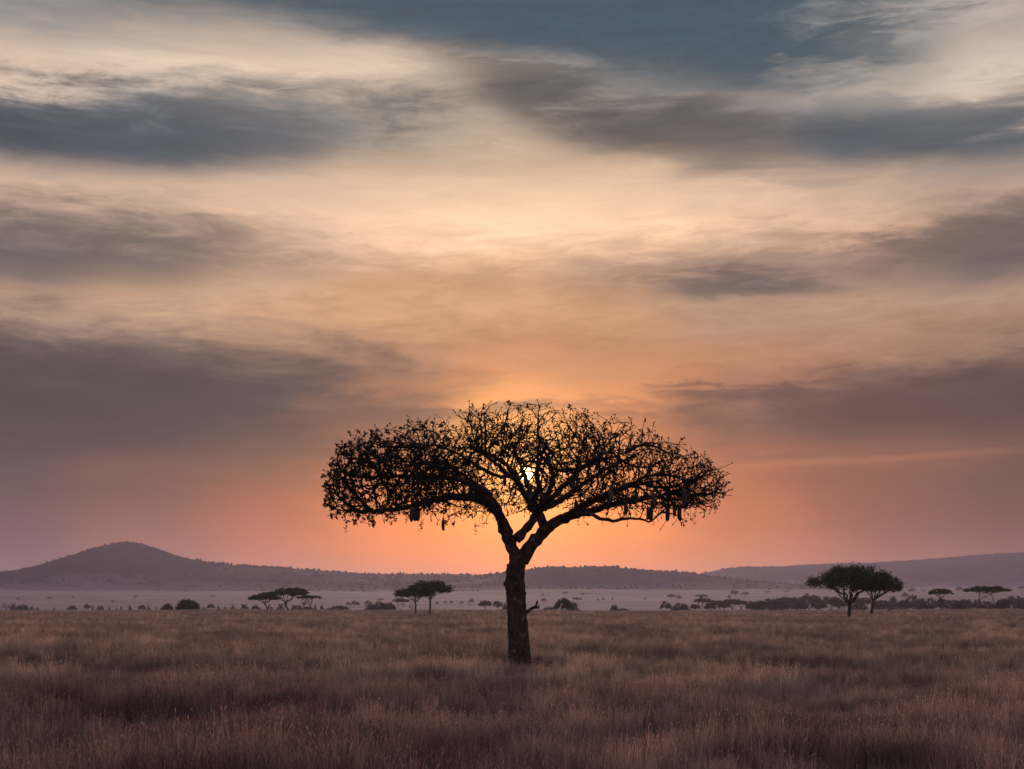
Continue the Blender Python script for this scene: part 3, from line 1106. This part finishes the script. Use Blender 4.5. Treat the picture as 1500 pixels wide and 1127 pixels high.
    bud_t = np.array([[0, 1, 4], [1, 2, 4], [2, 3, 4], [3, 0, 4], [1, 0, 5], [2, 1, 5], [3, 2, 5], [0, 3, 5]])

    def leaf(base, d, L, w):
        d = d / np.linalg.norm(d)
        s = np.cross(d, rg.standard_normal(3))
        s /= max(np.linalg.norm(s), 1e-6)
        u = np.cross(s, d)
        mid = base + d * L * 0.5 - u * L * 0.08
        lf.add([base, mid + s * w, base + d * L + np.array([0, 0, -0.15 * L]), mid - s * w], None, [[0, 1, 2, 3]])

    for t in tips:
        p = pos[t]
        d = p - pos[par[t]]
        d /= max(np.linalg.norm(d), 1e-6)
        d2 = d + np.array([0, 0, 0.35]) + rg.normal(0, 0.25, 3)
        d2 /= np.linalg.norm(d2)
        ln = rg.uniform(0.05, 0.20) + (rg.random() < 0.22) * rg.uniform(0.1, 0.35)
        e = p + d2 * ln
        tw.tube([p - d * 0.02, p + d2 * ln * 0.5, e], [0.009, 0.009, 0.010], 4)
        r = rg.uniform(0.018, 0.036)
        tw.add(bud_v * r * rg.uniform(0.8, 1.3, (6, 1)) + e, bud_t)
        X = p[0]
        leafy = float(np.clip((-1.6 - X) / 3.0, 0.0, 1.0)) * 0.62 + 0.10
        if rg.random() < leafy:
            for _ in range(int(rg.integers(5, 10))):
                v = d2 * 0.5 + rg.standard_normal(3)
                leaf(e - d2 * rg.uniform(0, 0.12), v, rg.uniform(0.09, 0.18), rg.uniform(0.022, 0.042))
        else:
            for _ in range(int(rg.integers(1, 4))):
                leaf(e, d2 + rg.standard_normal(3) * 0.9, rg.uniform(0.05, 0.11), rg.uniform(0.012, 0.022))
    o = link('twigs', tw.mesh('twigs', MAT_TWIG), root)
    tag(o, None, None, None, 'stuff')
    o = link('foliage', lf.mesh('foliage', MAT_LEAF, False), root)
    tag(o, None, None, None, 'stuff')

    # broken branch on the right of the trunk
    mb = MB()
    mb.tube([tl(767, 898, 0), tl(773, 896, -.05), tl(779, 891.5, -.05), tl(784, 889.5, -.05), tl(788, 890.5, -.03), tl(790.5, 888, 0)], [.085, .065, .06, .06, .05, .02], 8, True, 0.08)
    mb.tube([tl(784, 890, -.05), tl(786, 886, -.05), tl(787, 882, -.08), tl(787, 880.5, -.08)], [.05, .042, .04, .03], 7, True, 0.1)
    link('broken_branch', mb.mesh('broken_branch', MAT_BARK), root)

    # sausage fruits on long stalks
    fruits = [(602.4, 742, 765), (608, 743, 764), (611.6, 742, 764), (649.8, 760.5, 778), (977.5, 740, 764), (988.6, 738, 757), (996.5, 742, 764), (1001, 715, 741), (953.5, 742, 763), (948.5, 743, 762), (916.7, 733, 755), (931.6, 718, 738), (844, 733, 757), (836.8, 697, 716), (846, 695, 713), (841, 699, 718), (896, 710, 735), (739, 694, 713), (1007, 722, 740), (905, 716, 735), (699, 672, 690), (958, 722, 744)]
    P = pos
    for (px, y0, y1) in fruits:
        ztop, zbot = tl(px, y0)[2], tl(px, y1)[2]
        x = tl(px, y0)[0]
        # the twig that carries it: nearly straight above, thick enough
        cand = np.where((rad > 0.018))[0]
        C = P[cand]
        kx = (TX + C[:, 0]) * TD / (TD + C[:, 1]) - TX
        kz = EYE + (C[:, 2] - EYE) * TD / (TD + C[:, 1])
        cost = np.abs(kx - x) * 4 + np.abs(kz - ztop - 0.30) + np.where(kz < ztop + 0.05, 3, 0) + np.maximum(C[:, 1] + 0.5, 0) * 0.12
        w = cand[cost.argmin()]
        a = P[w]
        kk = (TD + a[1]) / TD
        L = (ztop - zbot) * kk
        zt = EYE + (ztop - EYE) * kk
        fx = (TX + x) * kk - TX
        zt = min(zt, a[2] - 0.04)
        rad_f = float(np.clip(L * 0.14, 0.05, 0.085))
        s = np.array([0, .03, .12, .3, .5, .7, .88, .97, 1.0])
        rr2 = np.array([.25, .6, .9, 1.0, 1.02, 1.0, .85, .5, .12]) * rad_f
        bend = rg.normal(0, 0.02)
        pts = np.stack([fx + bend * np.sin(s * PI), np.full(9, a[1]) + bend * s, zt - s * L], -1)
        org = np.array([fx, a[1], zt])
        mb = MB()
        mb.tube(pts - org, rr2, 10)
        fo = link('fruit', mb.mesh('fruit', MAT_FRUIT), root, org)
        mb = MB()
        mb.tube([a - org, (a + np.array([(fx - a[0]) * 0.7, 0, (zt - a[2]) * 0.4])) - org, np.array([0, 0, -0.01])], [.011, .009, .012], 4)
        link('stalk', mb.mesh('stalk', MAT_TWIG), fo)
    # hanging flower racemes
    rac = [(505, 757, 780), (530, 756, 770), (540, 760, 772), (580, 745, 762), (594, 745, 772), (617, 748, 778), (634, 745, 763), (695, 752, 785), (703, 750, 776), (848, 758, 778), (883, 764, 785), (872, 762, 776), (960, 762, 772), (1001, 745, 772), (1017, 742, 772), (1047, 735, 753), (1059, 710, 730), (940, 620, 633), (930, 745, 760)]
    for (px, y0, y1) in rac:
        x, ztop = tl(px, y0)[0], tl(px, y0)[2]
        C = P[nl:]
        kx = (TX + C[:, 0]) * TD / (TD + C[:, 1]) - TX
        kz = EYE + (C[:, 2] - EYE) * TD / (TD + C[:, 1])
        cost = np.abs(kx - x) * 3 + np.abs(kz - ztop)
        a = C[cost.argmin()]
        L = (y1 - y0) / PPM
        mb = MB()
        m = 7
        sw = rg.normal(0, 0.03, (m, 2)).cumsum(0) * 0.5
        pts = np.array([[sw[q, 0] - sw[0, 0], sw[q, 1] - sw[0, 1], -L * q / (m - 1)] for q in range(m)])
        mb.tube(pts, np.full(m, 0.006), 3)
        for q in range(int(L / 0.055)):
            f = rg.uniform(0.35, 1.0)
            c = np.array([np.interp(f, np.linspace(0, 1, m), pts[:, w]) for w in range(3)])
            an = rg.random() * 6.28
            off = np.array([math.cos(an), math.sin(an), 0.2]) * rg.uniform(0.03, 0.10) * (1.25 - f * 0.6)
            mb.tube([c, c + off * 0.6, c + off], [.004, .004, .004], 3)
            mb.add(bud_v * rg.uniform(0.014, 0.026) * np.array([1, 1, 1.3]) + c + off, bud_t)
        link('flower_raceme', mb.mesh('flower_raceme', MAT_FLOWER), root, a)


build_sausage_tree()

# ------------------------------------------------------------------ acacias and bushes
def leaf_faces(mb, centres, rad, flat, per, size, r, droop=0.0):
    """little leaf-spray faces round twig ends"""
    c = np.repeat(centres, per, axis=0)
    n = len(c)
    off = r.standard_normal((n, 3)) * rad * np.array([1, 1, flat])
    p = c + off
    a = r.standard_normal((n, 3)) * np.array([1, 1, 0.55])
    a /= np.linalg.norm(a, axis=1)[:, None]
    b = np.cross(a, r.standard_normal((n, 3)))
    b /= np.linalg.norm(b, axis=1)[:, None]
    s = size * r.uniform(0.5, 1.3, (n, 1))
    V = np.stack([p - a * s, p + b * s * 0.45, p + a * s, p - b * s * 0.45], 1).reshape(-1, 3)
    Q = np.arange(n * 4).reshape(-1, 4)
    mb.add(V, None, Q)


def acacia_meshes(seed, W, H, crown_t, stems, natt, leaf_n, leaf_size, style='umbrella', lean=0.0, fork=0.45, matl=None, asym=0.0, tip=0.032):
    """returns (trunk mesh, crown mesh): W crown width, H height, crown_t crown thickness"""
    r = np.random.default_rng(seed)
    pos, par = [], []
    zc = H - crown_t
    for s in range(stems):
        a0 = r.random() * 2 * PI if stems > 1 else 0
        hh = H * fork * r.uniform(0.85, 1.1)
        sp = (0.10 * W if stems > 1 else 0.0)
        p = -1 if not pos else 0
        m = 9
        for q in range(m):
            t = q / (m - 1)
            pt = np.array([math.cos(a0) * sp * t * 2 + lean * t * t * H * 0.3 + r.normal(0, 0.03 * H * 0.15), math.sin(a0) * sp * t * 2 + r.normal(0, 0.02), hh * t - (0.25 if q == 0 else 0)])
            if p == 0 and q == 0:
                continue
            pos.append(pt)
            par.append(p)
            p = len(pos) - 1
    att = []
    cxm = lean * H * 0.3
    if style in ('umbrella', 'dense'):
        ends = [i for i in range(len(pos)) if i not in par]
        nlimb = 7
        for q in range(nlimb):
            st = ends[q % len(ends)]
            p0 = pos[st]
            a1 = q / nlimb * 2 * PI + r.uniform(-0.3, 0.3)
            rr1 = W * r.uniform(0.20, 0.36)
            tgt = np.array([cxm + asym * W * 0.2 + rr1 * math.cos(a1), rr1 * math.sin(a1), H - crown_t * r.uniform(0.62, 0.85)])
            p = st
            for w in range(1, 9):
                t = w / 8
                pt = p0 + (tgt - p0) * np.array([t, t, t ** 0.8]) + r.normal(0, 0.012 * W, 3)
                pos.append(pt)
                par.append(p)
                p = len(pos) - 1
    while len(att) < natt:
        x, y = r.uniform(-1, 1, 2)
        q = x * x + y * y
        if q > 1:
            continue
        if style == 'umbrella':
            nz = mnoise.noise(Vector((x * 1.9 + seed * 3, y * 1.9, 0.5)))
            zt = H - crown_t * (0.50 * q ** 1.5 + 0.40 * max(0, nz + 0.25))
            zb = min(zt - 0.12 * crown_t, H - crown_t * (0.72 + 0.28 * q))
        elif style == 'dense':
            nz = mnoise.noise(Vector((x * 1.7 + seed * 3, y * 1.7, 0.5)))
            zt = H - crown_t * (0.52 * q ** 1.5 + 0.30 * max(0, nz + 0.2))
            zb = min(zt - 0.15 * crown_t, H - crown_t * (0.95 - 0.05 * q))
        else:
            zt = H * (1 - 0.85 * q ** 1.6)
            zb = H * 0.12 if style == 'mound' else H * (0.30 + 0.1 * q)
        z = zt + (zb - zt) * r.random()
        if mnoise.noise(Vector((x * 2.2 + seed, y * 2.2, z / H * 2))) < -0.12:
            continue
        att.append([x * W / 2 + cxm + asym * W * 0.2 * (z / H), y * W / 2, z])
    pos, par = colonize(pos, par, att, W * 0.035, W * 0.3, W * 0.045, 70, 0.08, 0.15, seed, 3)
    rad, hk = radii(pos, par, tip, 2.2)
    rad = np.minimum(rad, 0.036 * H)
    tb = MB()
    for c in chains(par, rad):
        if len(c) < 2:
            continue
        R = rad[c].copy()
        if par[c[0]] >= 0 or len(c) > 2:
            R[0] = min(R[0], R[1] * 1.2)
        if par[c[0]] < 0 and pos[c[0]][2] < 0.1:
            R[0] *= 1.25
        tb.tube(pos[c], R, 7 if R.max() > 0.08 else 4)
    cb = MB()
    tips = pos[~hk]
    ids = r.integers(0, len(tips), leaf_n)
    flat = 0.4 if style == 'umbrella' else 0.75
    leaf_faces(cb, tips[ids], W * (0.035 if style in ('umbrella', 'dense') else 0.05), flat, 5, leaf_size, r)
    return tb.mesh('trunk', MAT_ABARK), cb.mesh('crown', matl or MAT_ALEAF, False)


def plant(name, px, D, meshes, label, cat, group=None, scale=(1, 1, 1), rz=0.0, dz=0.0):
    X = (px - 750) / F * D
    o = empty(name, (X, D, float(ground_z(X, D)) + dz), rz)
    o.scale = scale
    link('trunk', meshes[0], o)
    link('crown', meshes[1], o)
    tag(o, label, cat, group)
    return o


# the individual trees that stand out in front of the tree belt
plant('acacia_tree', 1244, 262, acacia_meshes(11, 15.4, 9.9, 3.9, 1, 520, 3000, 0.22, 'dense', 0.03, 0.33, tip=0.05), 'big dark flat-domed acacia standing in the grass, trunk nearest of its pair', 'tree')
plant('acacia_tree', 1277, 400, acacia_meshes(12, 14.5, 11.9, 5.2, 1, 480, 2500, 0.28, 'dense', 0.10, 0.36, asym=0.55, tip=0.05), 'dark acacia with bare lower limbs, half behind the bigger dark acacia', 'tree')
plant('acacia_tree', 630, 385, acacia_meshes(13, 12.2, 9.6, 3.4, 1, 380, 1300, 0.25, 'dense', 0.02, 0.42, asym=0.1), 'acacia with slender dark trunk, taller of the close pair by the long hill slope', 'tree')
plant('acacia_tree', 609, 430, acacia_meshes(14, 12.4, 8.4, 3.0, 1, 340, 1200, 0.26, 'dense', -0.05, 0.40), 'acacia with slender dark trunk, lower of the close pair by the long hill slope', 'tree')
plant('acacia_tree', 423, 560, acacia_meshes(15, 16.5, 9.6, 3.2, 2, 380, 1500, 0.30, 'umbrella', 0.0, 0.24, tip=0.04), 'widest flat-topped umbrella acacia, forked low, middle tree of a trio', 'tree')
plant('acacia_tree', 392, 545, acacia_meshes(16, 12.0, 7.2, 3.0, 1, 300, 1200, 0.30, 'umbrella', -0.5, 0.36, tip=0.04), 'leaning umbrella acacia with drooping crown beside the widest acacia of the trio', 'tree')
plant('acacia_tree', 451, 590, acacia_meshes(17, 10.6, 6.8, 1.6, 2, 240, 520, 0.26, 'umbrella', 0.1, 0.30, tip=0.04), 'small thin-crowned umbrella acacia, smallest tree of the trio', 'tree')
plant('acacia_tree', 1378, 610, acacia_meshes(18, 10.4, 9.6, 2.6, 1, 260, 900, 0.30, 'umbrella', 0.05, 0.5), 'tall dark umbrella acacia with a small flat crown standing clear above the belt', 'tree')
plant('acacia_tree', 1446, 620, acacia_meshes(19, 19.5, 11.0, 2.6, 2, 380, 1200, 0.32, 'umbrella', 0.0, 0.36), 'very wide flat-topped acacia spreading above the right end of the belt', 'tree')
plant('round_tree', 246, 900, acacia_meshes(20, 10.0, 8.0, 6.0, 1, 240, 900, 0.40, 'round', 0, 0.3, MAT_BLEAF), 'pale round-crowned tree right beside the dark dome bush under the peaked hill', 'tree')
plant('bush', 275, 610, acacia_meshes(21, 10.2, 4.7, 4.5, 3, 300, 1500, 0.32, 'mound', 0, 0.15, MAT_BLEAF), 'dark dome-shaped bush on the plain below the peaked hill', 'bush')
plant('round_tree', 825, 640, acacia_meshes(22, 8.6, 5.9, 4.8, 1, 280, 1200, 0.30, 'round', 0.05, 0.25, MAT_BLEAF), 'rounded bushy tree just right of the sausage tree trunk', 'tree')
plant('bush', 782 + 12, 49.6, acacia_meshes(23, 0.75, 0.58, 0.5, 4, 90, 130, 0.03, 'mound', 0, 0.2, MAT_BLEAF, tip=0.004), 'small dark leafy herb clump in the grass at the foot of the sausage tree', 'bush')

# prototypes shared by the hazy trees further off
PROTO = {
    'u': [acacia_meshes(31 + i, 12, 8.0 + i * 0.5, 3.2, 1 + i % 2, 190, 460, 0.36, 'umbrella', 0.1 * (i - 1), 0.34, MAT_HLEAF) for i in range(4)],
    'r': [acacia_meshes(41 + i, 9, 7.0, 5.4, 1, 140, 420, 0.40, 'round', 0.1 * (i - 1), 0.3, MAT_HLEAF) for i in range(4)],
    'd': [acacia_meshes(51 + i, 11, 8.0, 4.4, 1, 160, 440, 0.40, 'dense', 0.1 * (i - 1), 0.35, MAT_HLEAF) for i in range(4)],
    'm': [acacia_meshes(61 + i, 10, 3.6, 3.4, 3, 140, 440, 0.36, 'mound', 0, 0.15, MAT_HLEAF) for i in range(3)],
    's': [acacia_meshes(71 + i, 8, 7.5, 5.0, 2, 150, 40, 0.25, 'round', 0.05, 0.3, MAT_BLEAF) for i in range(2)],
}
PSIZE = {'u': (12, 9.0), 'r': (9, 7.0), 'd': (11, 8.0), 'm': (10, 3.6), 's': (8, 7.5)}
NAMES = {'u': 'acacia_tree', 'r': 'round_tree', 'd': 'acacia_tree', 'm': 'bush', 's': 'bare_tree'}
pick = np.random.default_rng(77)


KIND = {'u': 'flat-topped acacia', 'd': 'dome-crowned acacia', 'r': 'round-crowned tree', 'm': 'low bush', 's': 'bare-branched tree'}


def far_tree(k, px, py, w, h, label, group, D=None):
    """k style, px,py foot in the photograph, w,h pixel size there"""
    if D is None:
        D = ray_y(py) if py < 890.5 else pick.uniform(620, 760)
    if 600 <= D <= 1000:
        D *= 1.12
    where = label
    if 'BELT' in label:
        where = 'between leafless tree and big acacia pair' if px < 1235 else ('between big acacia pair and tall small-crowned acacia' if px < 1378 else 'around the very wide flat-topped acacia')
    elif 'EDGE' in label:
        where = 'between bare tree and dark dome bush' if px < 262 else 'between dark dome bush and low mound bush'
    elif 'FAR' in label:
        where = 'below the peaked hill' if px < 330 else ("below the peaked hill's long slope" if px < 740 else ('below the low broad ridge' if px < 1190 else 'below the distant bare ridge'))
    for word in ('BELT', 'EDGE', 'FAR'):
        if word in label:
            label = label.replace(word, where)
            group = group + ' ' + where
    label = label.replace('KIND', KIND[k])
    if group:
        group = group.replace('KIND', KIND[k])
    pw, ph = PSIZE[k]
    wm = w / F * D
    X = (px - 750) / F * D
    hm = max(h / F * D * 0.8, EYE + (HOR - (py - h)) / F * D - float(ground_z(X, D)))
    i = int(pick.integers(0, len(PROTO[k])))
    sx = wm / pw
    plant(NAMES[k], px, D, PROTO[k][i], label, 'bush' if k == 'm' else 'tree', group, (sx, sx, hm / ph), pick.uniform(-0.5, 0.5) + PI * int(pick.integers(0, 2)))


# belt of trees along the far edge of the grass, right of the picture's big acacia pair and left of it
G_BELT = ('hazy KIND in the tree belt BELT', 'belt KIND')
for k, px, w, h in [('d', 1118, 26, 15), ('u', 1131, 36, 18), ('d', 1144, 24, 17), ('u', 1158, 42, 21), ('d', 1172, 24, 17), ('u', 1186, 34, 21), ('d', 1200, 26, 19), ('u', 1216, 32, 22), ('d', 1230, 24, 18), ('r', 1254, 20, 17), ('u', 1266, 26, 18), ('d', 1292, 24, 17), ('r', 1308, 18, 20), ('u', 1322, 26, 17), ('d', 1338, 26, 22), ('r', 1352, 16, 16), ('d', 1362, 20, 18), ('r', 1392, 18, 15), ('d', 1405, 20, 17), ('u', 1420, 28, 18), ('r', 1432, 16, 15), ('d', 1468, 22, 17), ('u', 1482, 32, 24), ('d', 1496, 24, 19), ('r', 1512, 22, 18), ('u', 1526, 34, 22), ('d', 1545, 28, 18)] + [('ddur'[int(pick.integers(0, 4))], 1110 + 30 * q + pick.uniform(-4, 4), pick.uniform(18, 32), pick.uniform(12, 18)) for q in range(15)]:
    far_tree(k, px, 893.5, w, h, G_BELT[0], G_BELT[1], pick.uniform(760, 1000))
for k, px, w, h in [('r', 1458, 14, 11), ('r', 1470, 10, 15), ('r', 1404, 15, 13)]:
    far_tree(k, px, 894, w, h, 'small dark bushy tree in front of the belt near the very wide acacia', 'dark bushy trees in front of the belt', 600)
G_MID = ('hazy KIND at the edge of the plain below the low broad ridge', 'KIND at the foot of the low broad ridge')
for k, px, w, h in [('u', 1030, 26, 17), ('u', 1050, 26, 16), ('u', 1072, 30, 16), ('u', 1086, 22, 14), ('d', 1040, 18, 12), ('d', 1061, 20, 12), ('d', 1018, 14, 10), ('d', 1110, 20, 14)]:
    far_tree(k, px, 893.5, w, h, G_MID[0], G_MID[1], pick.uniform(720, 840))
far_tree('r', 1099, 894, 15, 13, 'dark rounded bush beside the flat-crowned acacias below the low ridge', None, 640)
far_tree('s', 1109, 894, 10, 16, 'leafless thin tree between the dark rounded bush and the dense belt', None, 680)
far_tree('r', 975, 894, 17, 13, 'small dark tree alone in front of a low wide bush below the ridge', None, 650)
far_tree('m', 997, 894, 28, 9, 'low wide hazy bush beside a small dark lone tree', None, 700)
far_tree('m', 900, 894, 12, 8, 'small dark round bush alone on the plain edge', None, 640)
far_tree('m', 913, 894.5, 18, 3, 'very low flat bush next to the small dark round bush', None, 690)
far_tree('m', 838, 894, 20, 11, 'hazy low bush leaning out behind the rounded bushy tree', None, 720)
far_tree('m', 804, 894, 20, 5, 'flat low bush between the sausage tree trunk and rounded bushy tree', None, 720)
far_tree('d', 710, 894, 20, 15, 'small dark spreading tree left of the sausage tree trunk', None, 640)
far_tree('d', 730, 894, 14, 14, 'small narrow tree close against the sausage tree trunk', None, 700)
far_tree('m', 740, 894, 10, 10, 'hazy little bush half hidden by the sausage tree trunk', None, 780)
far_tree('u', 586, 894, 24, 17, 'flat-crowned tree rising from the end of a long bushy thicket', None, 640)
for px, w, h in [(544, 20, 9), (556, 22, 11), (570, 20, 11)]:
    far_tree('m', px, 894, w, h, 'hazy bush in the long thicket beside the close acacia pair', 'bushes of the long thicket', 680)
far_tree('m', 495, 894.5, 32, 7, 'low flat mound-shaped bush alone between trio and pair of acacias', None, 620)
far_tree('m', 449, 894.5, 22, 5, 'low flat bush under the smallest acacia of the trio', None, 640)
far_tree('m', 375, 894, 13, 7, 'small dark bush under the leaning umbrella acacia', None, 620)
far_tree('s', 602, 894, 8, 14, 'thin leafless tree between thicket and close acacia pair', None, 700)
far_tree('s', 8, 894, 16, 14, 'thin bare-branched tree at the foot of the peaked hill', None, 620)
far_tree('m', 1218, 908, 7, 5, 'small shrub in the open grass left of the big dark acacia', 'shrubs by the big dark acacia', 262)
far_tree('m', 1233, 908, 7, 4, 'small shrub in the open grass left of the big dark acacia', 'shrubs by the big dark acacia', 266)
far_tree('r', 1303, 897, 3, 8, 'tiny sapling alone in the grass right of the big dark acacia', None, 480)
G_L = ('hazy little KIND on the plain edge EDGE', 'small KIND')
for k, px, w, h in [('m', 19, 15, 9), ('d', 34, 20, 9), ('r', 47, 8, 6), ('r', 55, 6, 4), ('u', 106, 14, 7), ('u', 127, 10, 8), ('r', 136, 6, 6), ('d', 147, 13, 7), ('r', 171, 4, 5), ('r', 178, 5, 6), ('r', 190, 6, 7), ('u', 208, 11, 9), ('r', 218, 7, 7), ('u', 309, 12, 9), ('r', 320, 5, 7), ('m', 299, 12, 4), ('r', 341, 11, 7), ('r', 357, 15, 9), ('r', 395, 10, 8), ('r', 412, 14, 10), ('d', 434, 16, 9), ('r', 462, 8, 7), ('r', 471, 9, 7), ('r', 79, 5, 4), ('r', 160, 5, 5), ('r', 229, 5, 5), ('r', 330, 6, 5)]:
    far_tree(k, px, 894, w, h, G_L[0], G_L[1], pick.uniform(780, 980))
G_F = ('tiny misty KIND on the pale rising plain FAR', 'far plain KIND')
for k, px, py, w, h in [('u', 73, 882, 10, 5), ('u', 107, 880, 7, 4), ('u', 199, 880, 9, 5), ('u', 311, 878, 9, 6), ('r', 510, 888, 7, 6), ('r', 520, 889, 13, 9), ('r', 540, 888, 12, 8), ('u', 557, 883, 10, 6), ('r', 652, 884, 5, 4), ('r', 661, 884, 6, 4), ('r', 676, 885, 7, 4), ('r', 690, 884, 9, 7), ('r', 797, 882, 8, 6), ('u', 795, 874, 6, 4), ('d', 846, 883, 14, 8), ('u', 828, 872, 9, 5), ('u', 854, 873, 7, 4), ('r', 884, 880, 6, 4), ('r', 876, 881, 4, 4), ('r', 897, 880, 3, 5), ('d', 983, 878, 12, 8), ('r', 994, 877, 8, 5), ('d', 1028, 878, 18, 8), ('r', 1068, 876, 6, 4), ('d', 1077, 874, 13, 9), ('d', 1091, 874, 12, 7), ('u', 1124, 872, 10, 6), ('r', 945, 879, 3, 3), ('r', 1326, 878, 11, 9), ('r', 1336, 870, 10, 8), ('u', 1354, 870, 9, 5), ('r', 1406, 869, 12, 8), ('d', 1497, 870, 12, 8), ('u', 1152, 870, 9, 5), ('r', 26, 882, 6, 4), ('r', 165, 885, 5, 4), ('r', 446, 887, 7, 5), ('r', 640, 886, 5, 4), ('u', 1440, 872, 10, 6), ('r', 1385, 875, 8, 5)]:
    far_tree(k, px, py, w, h, G_F[0], G_F[1])
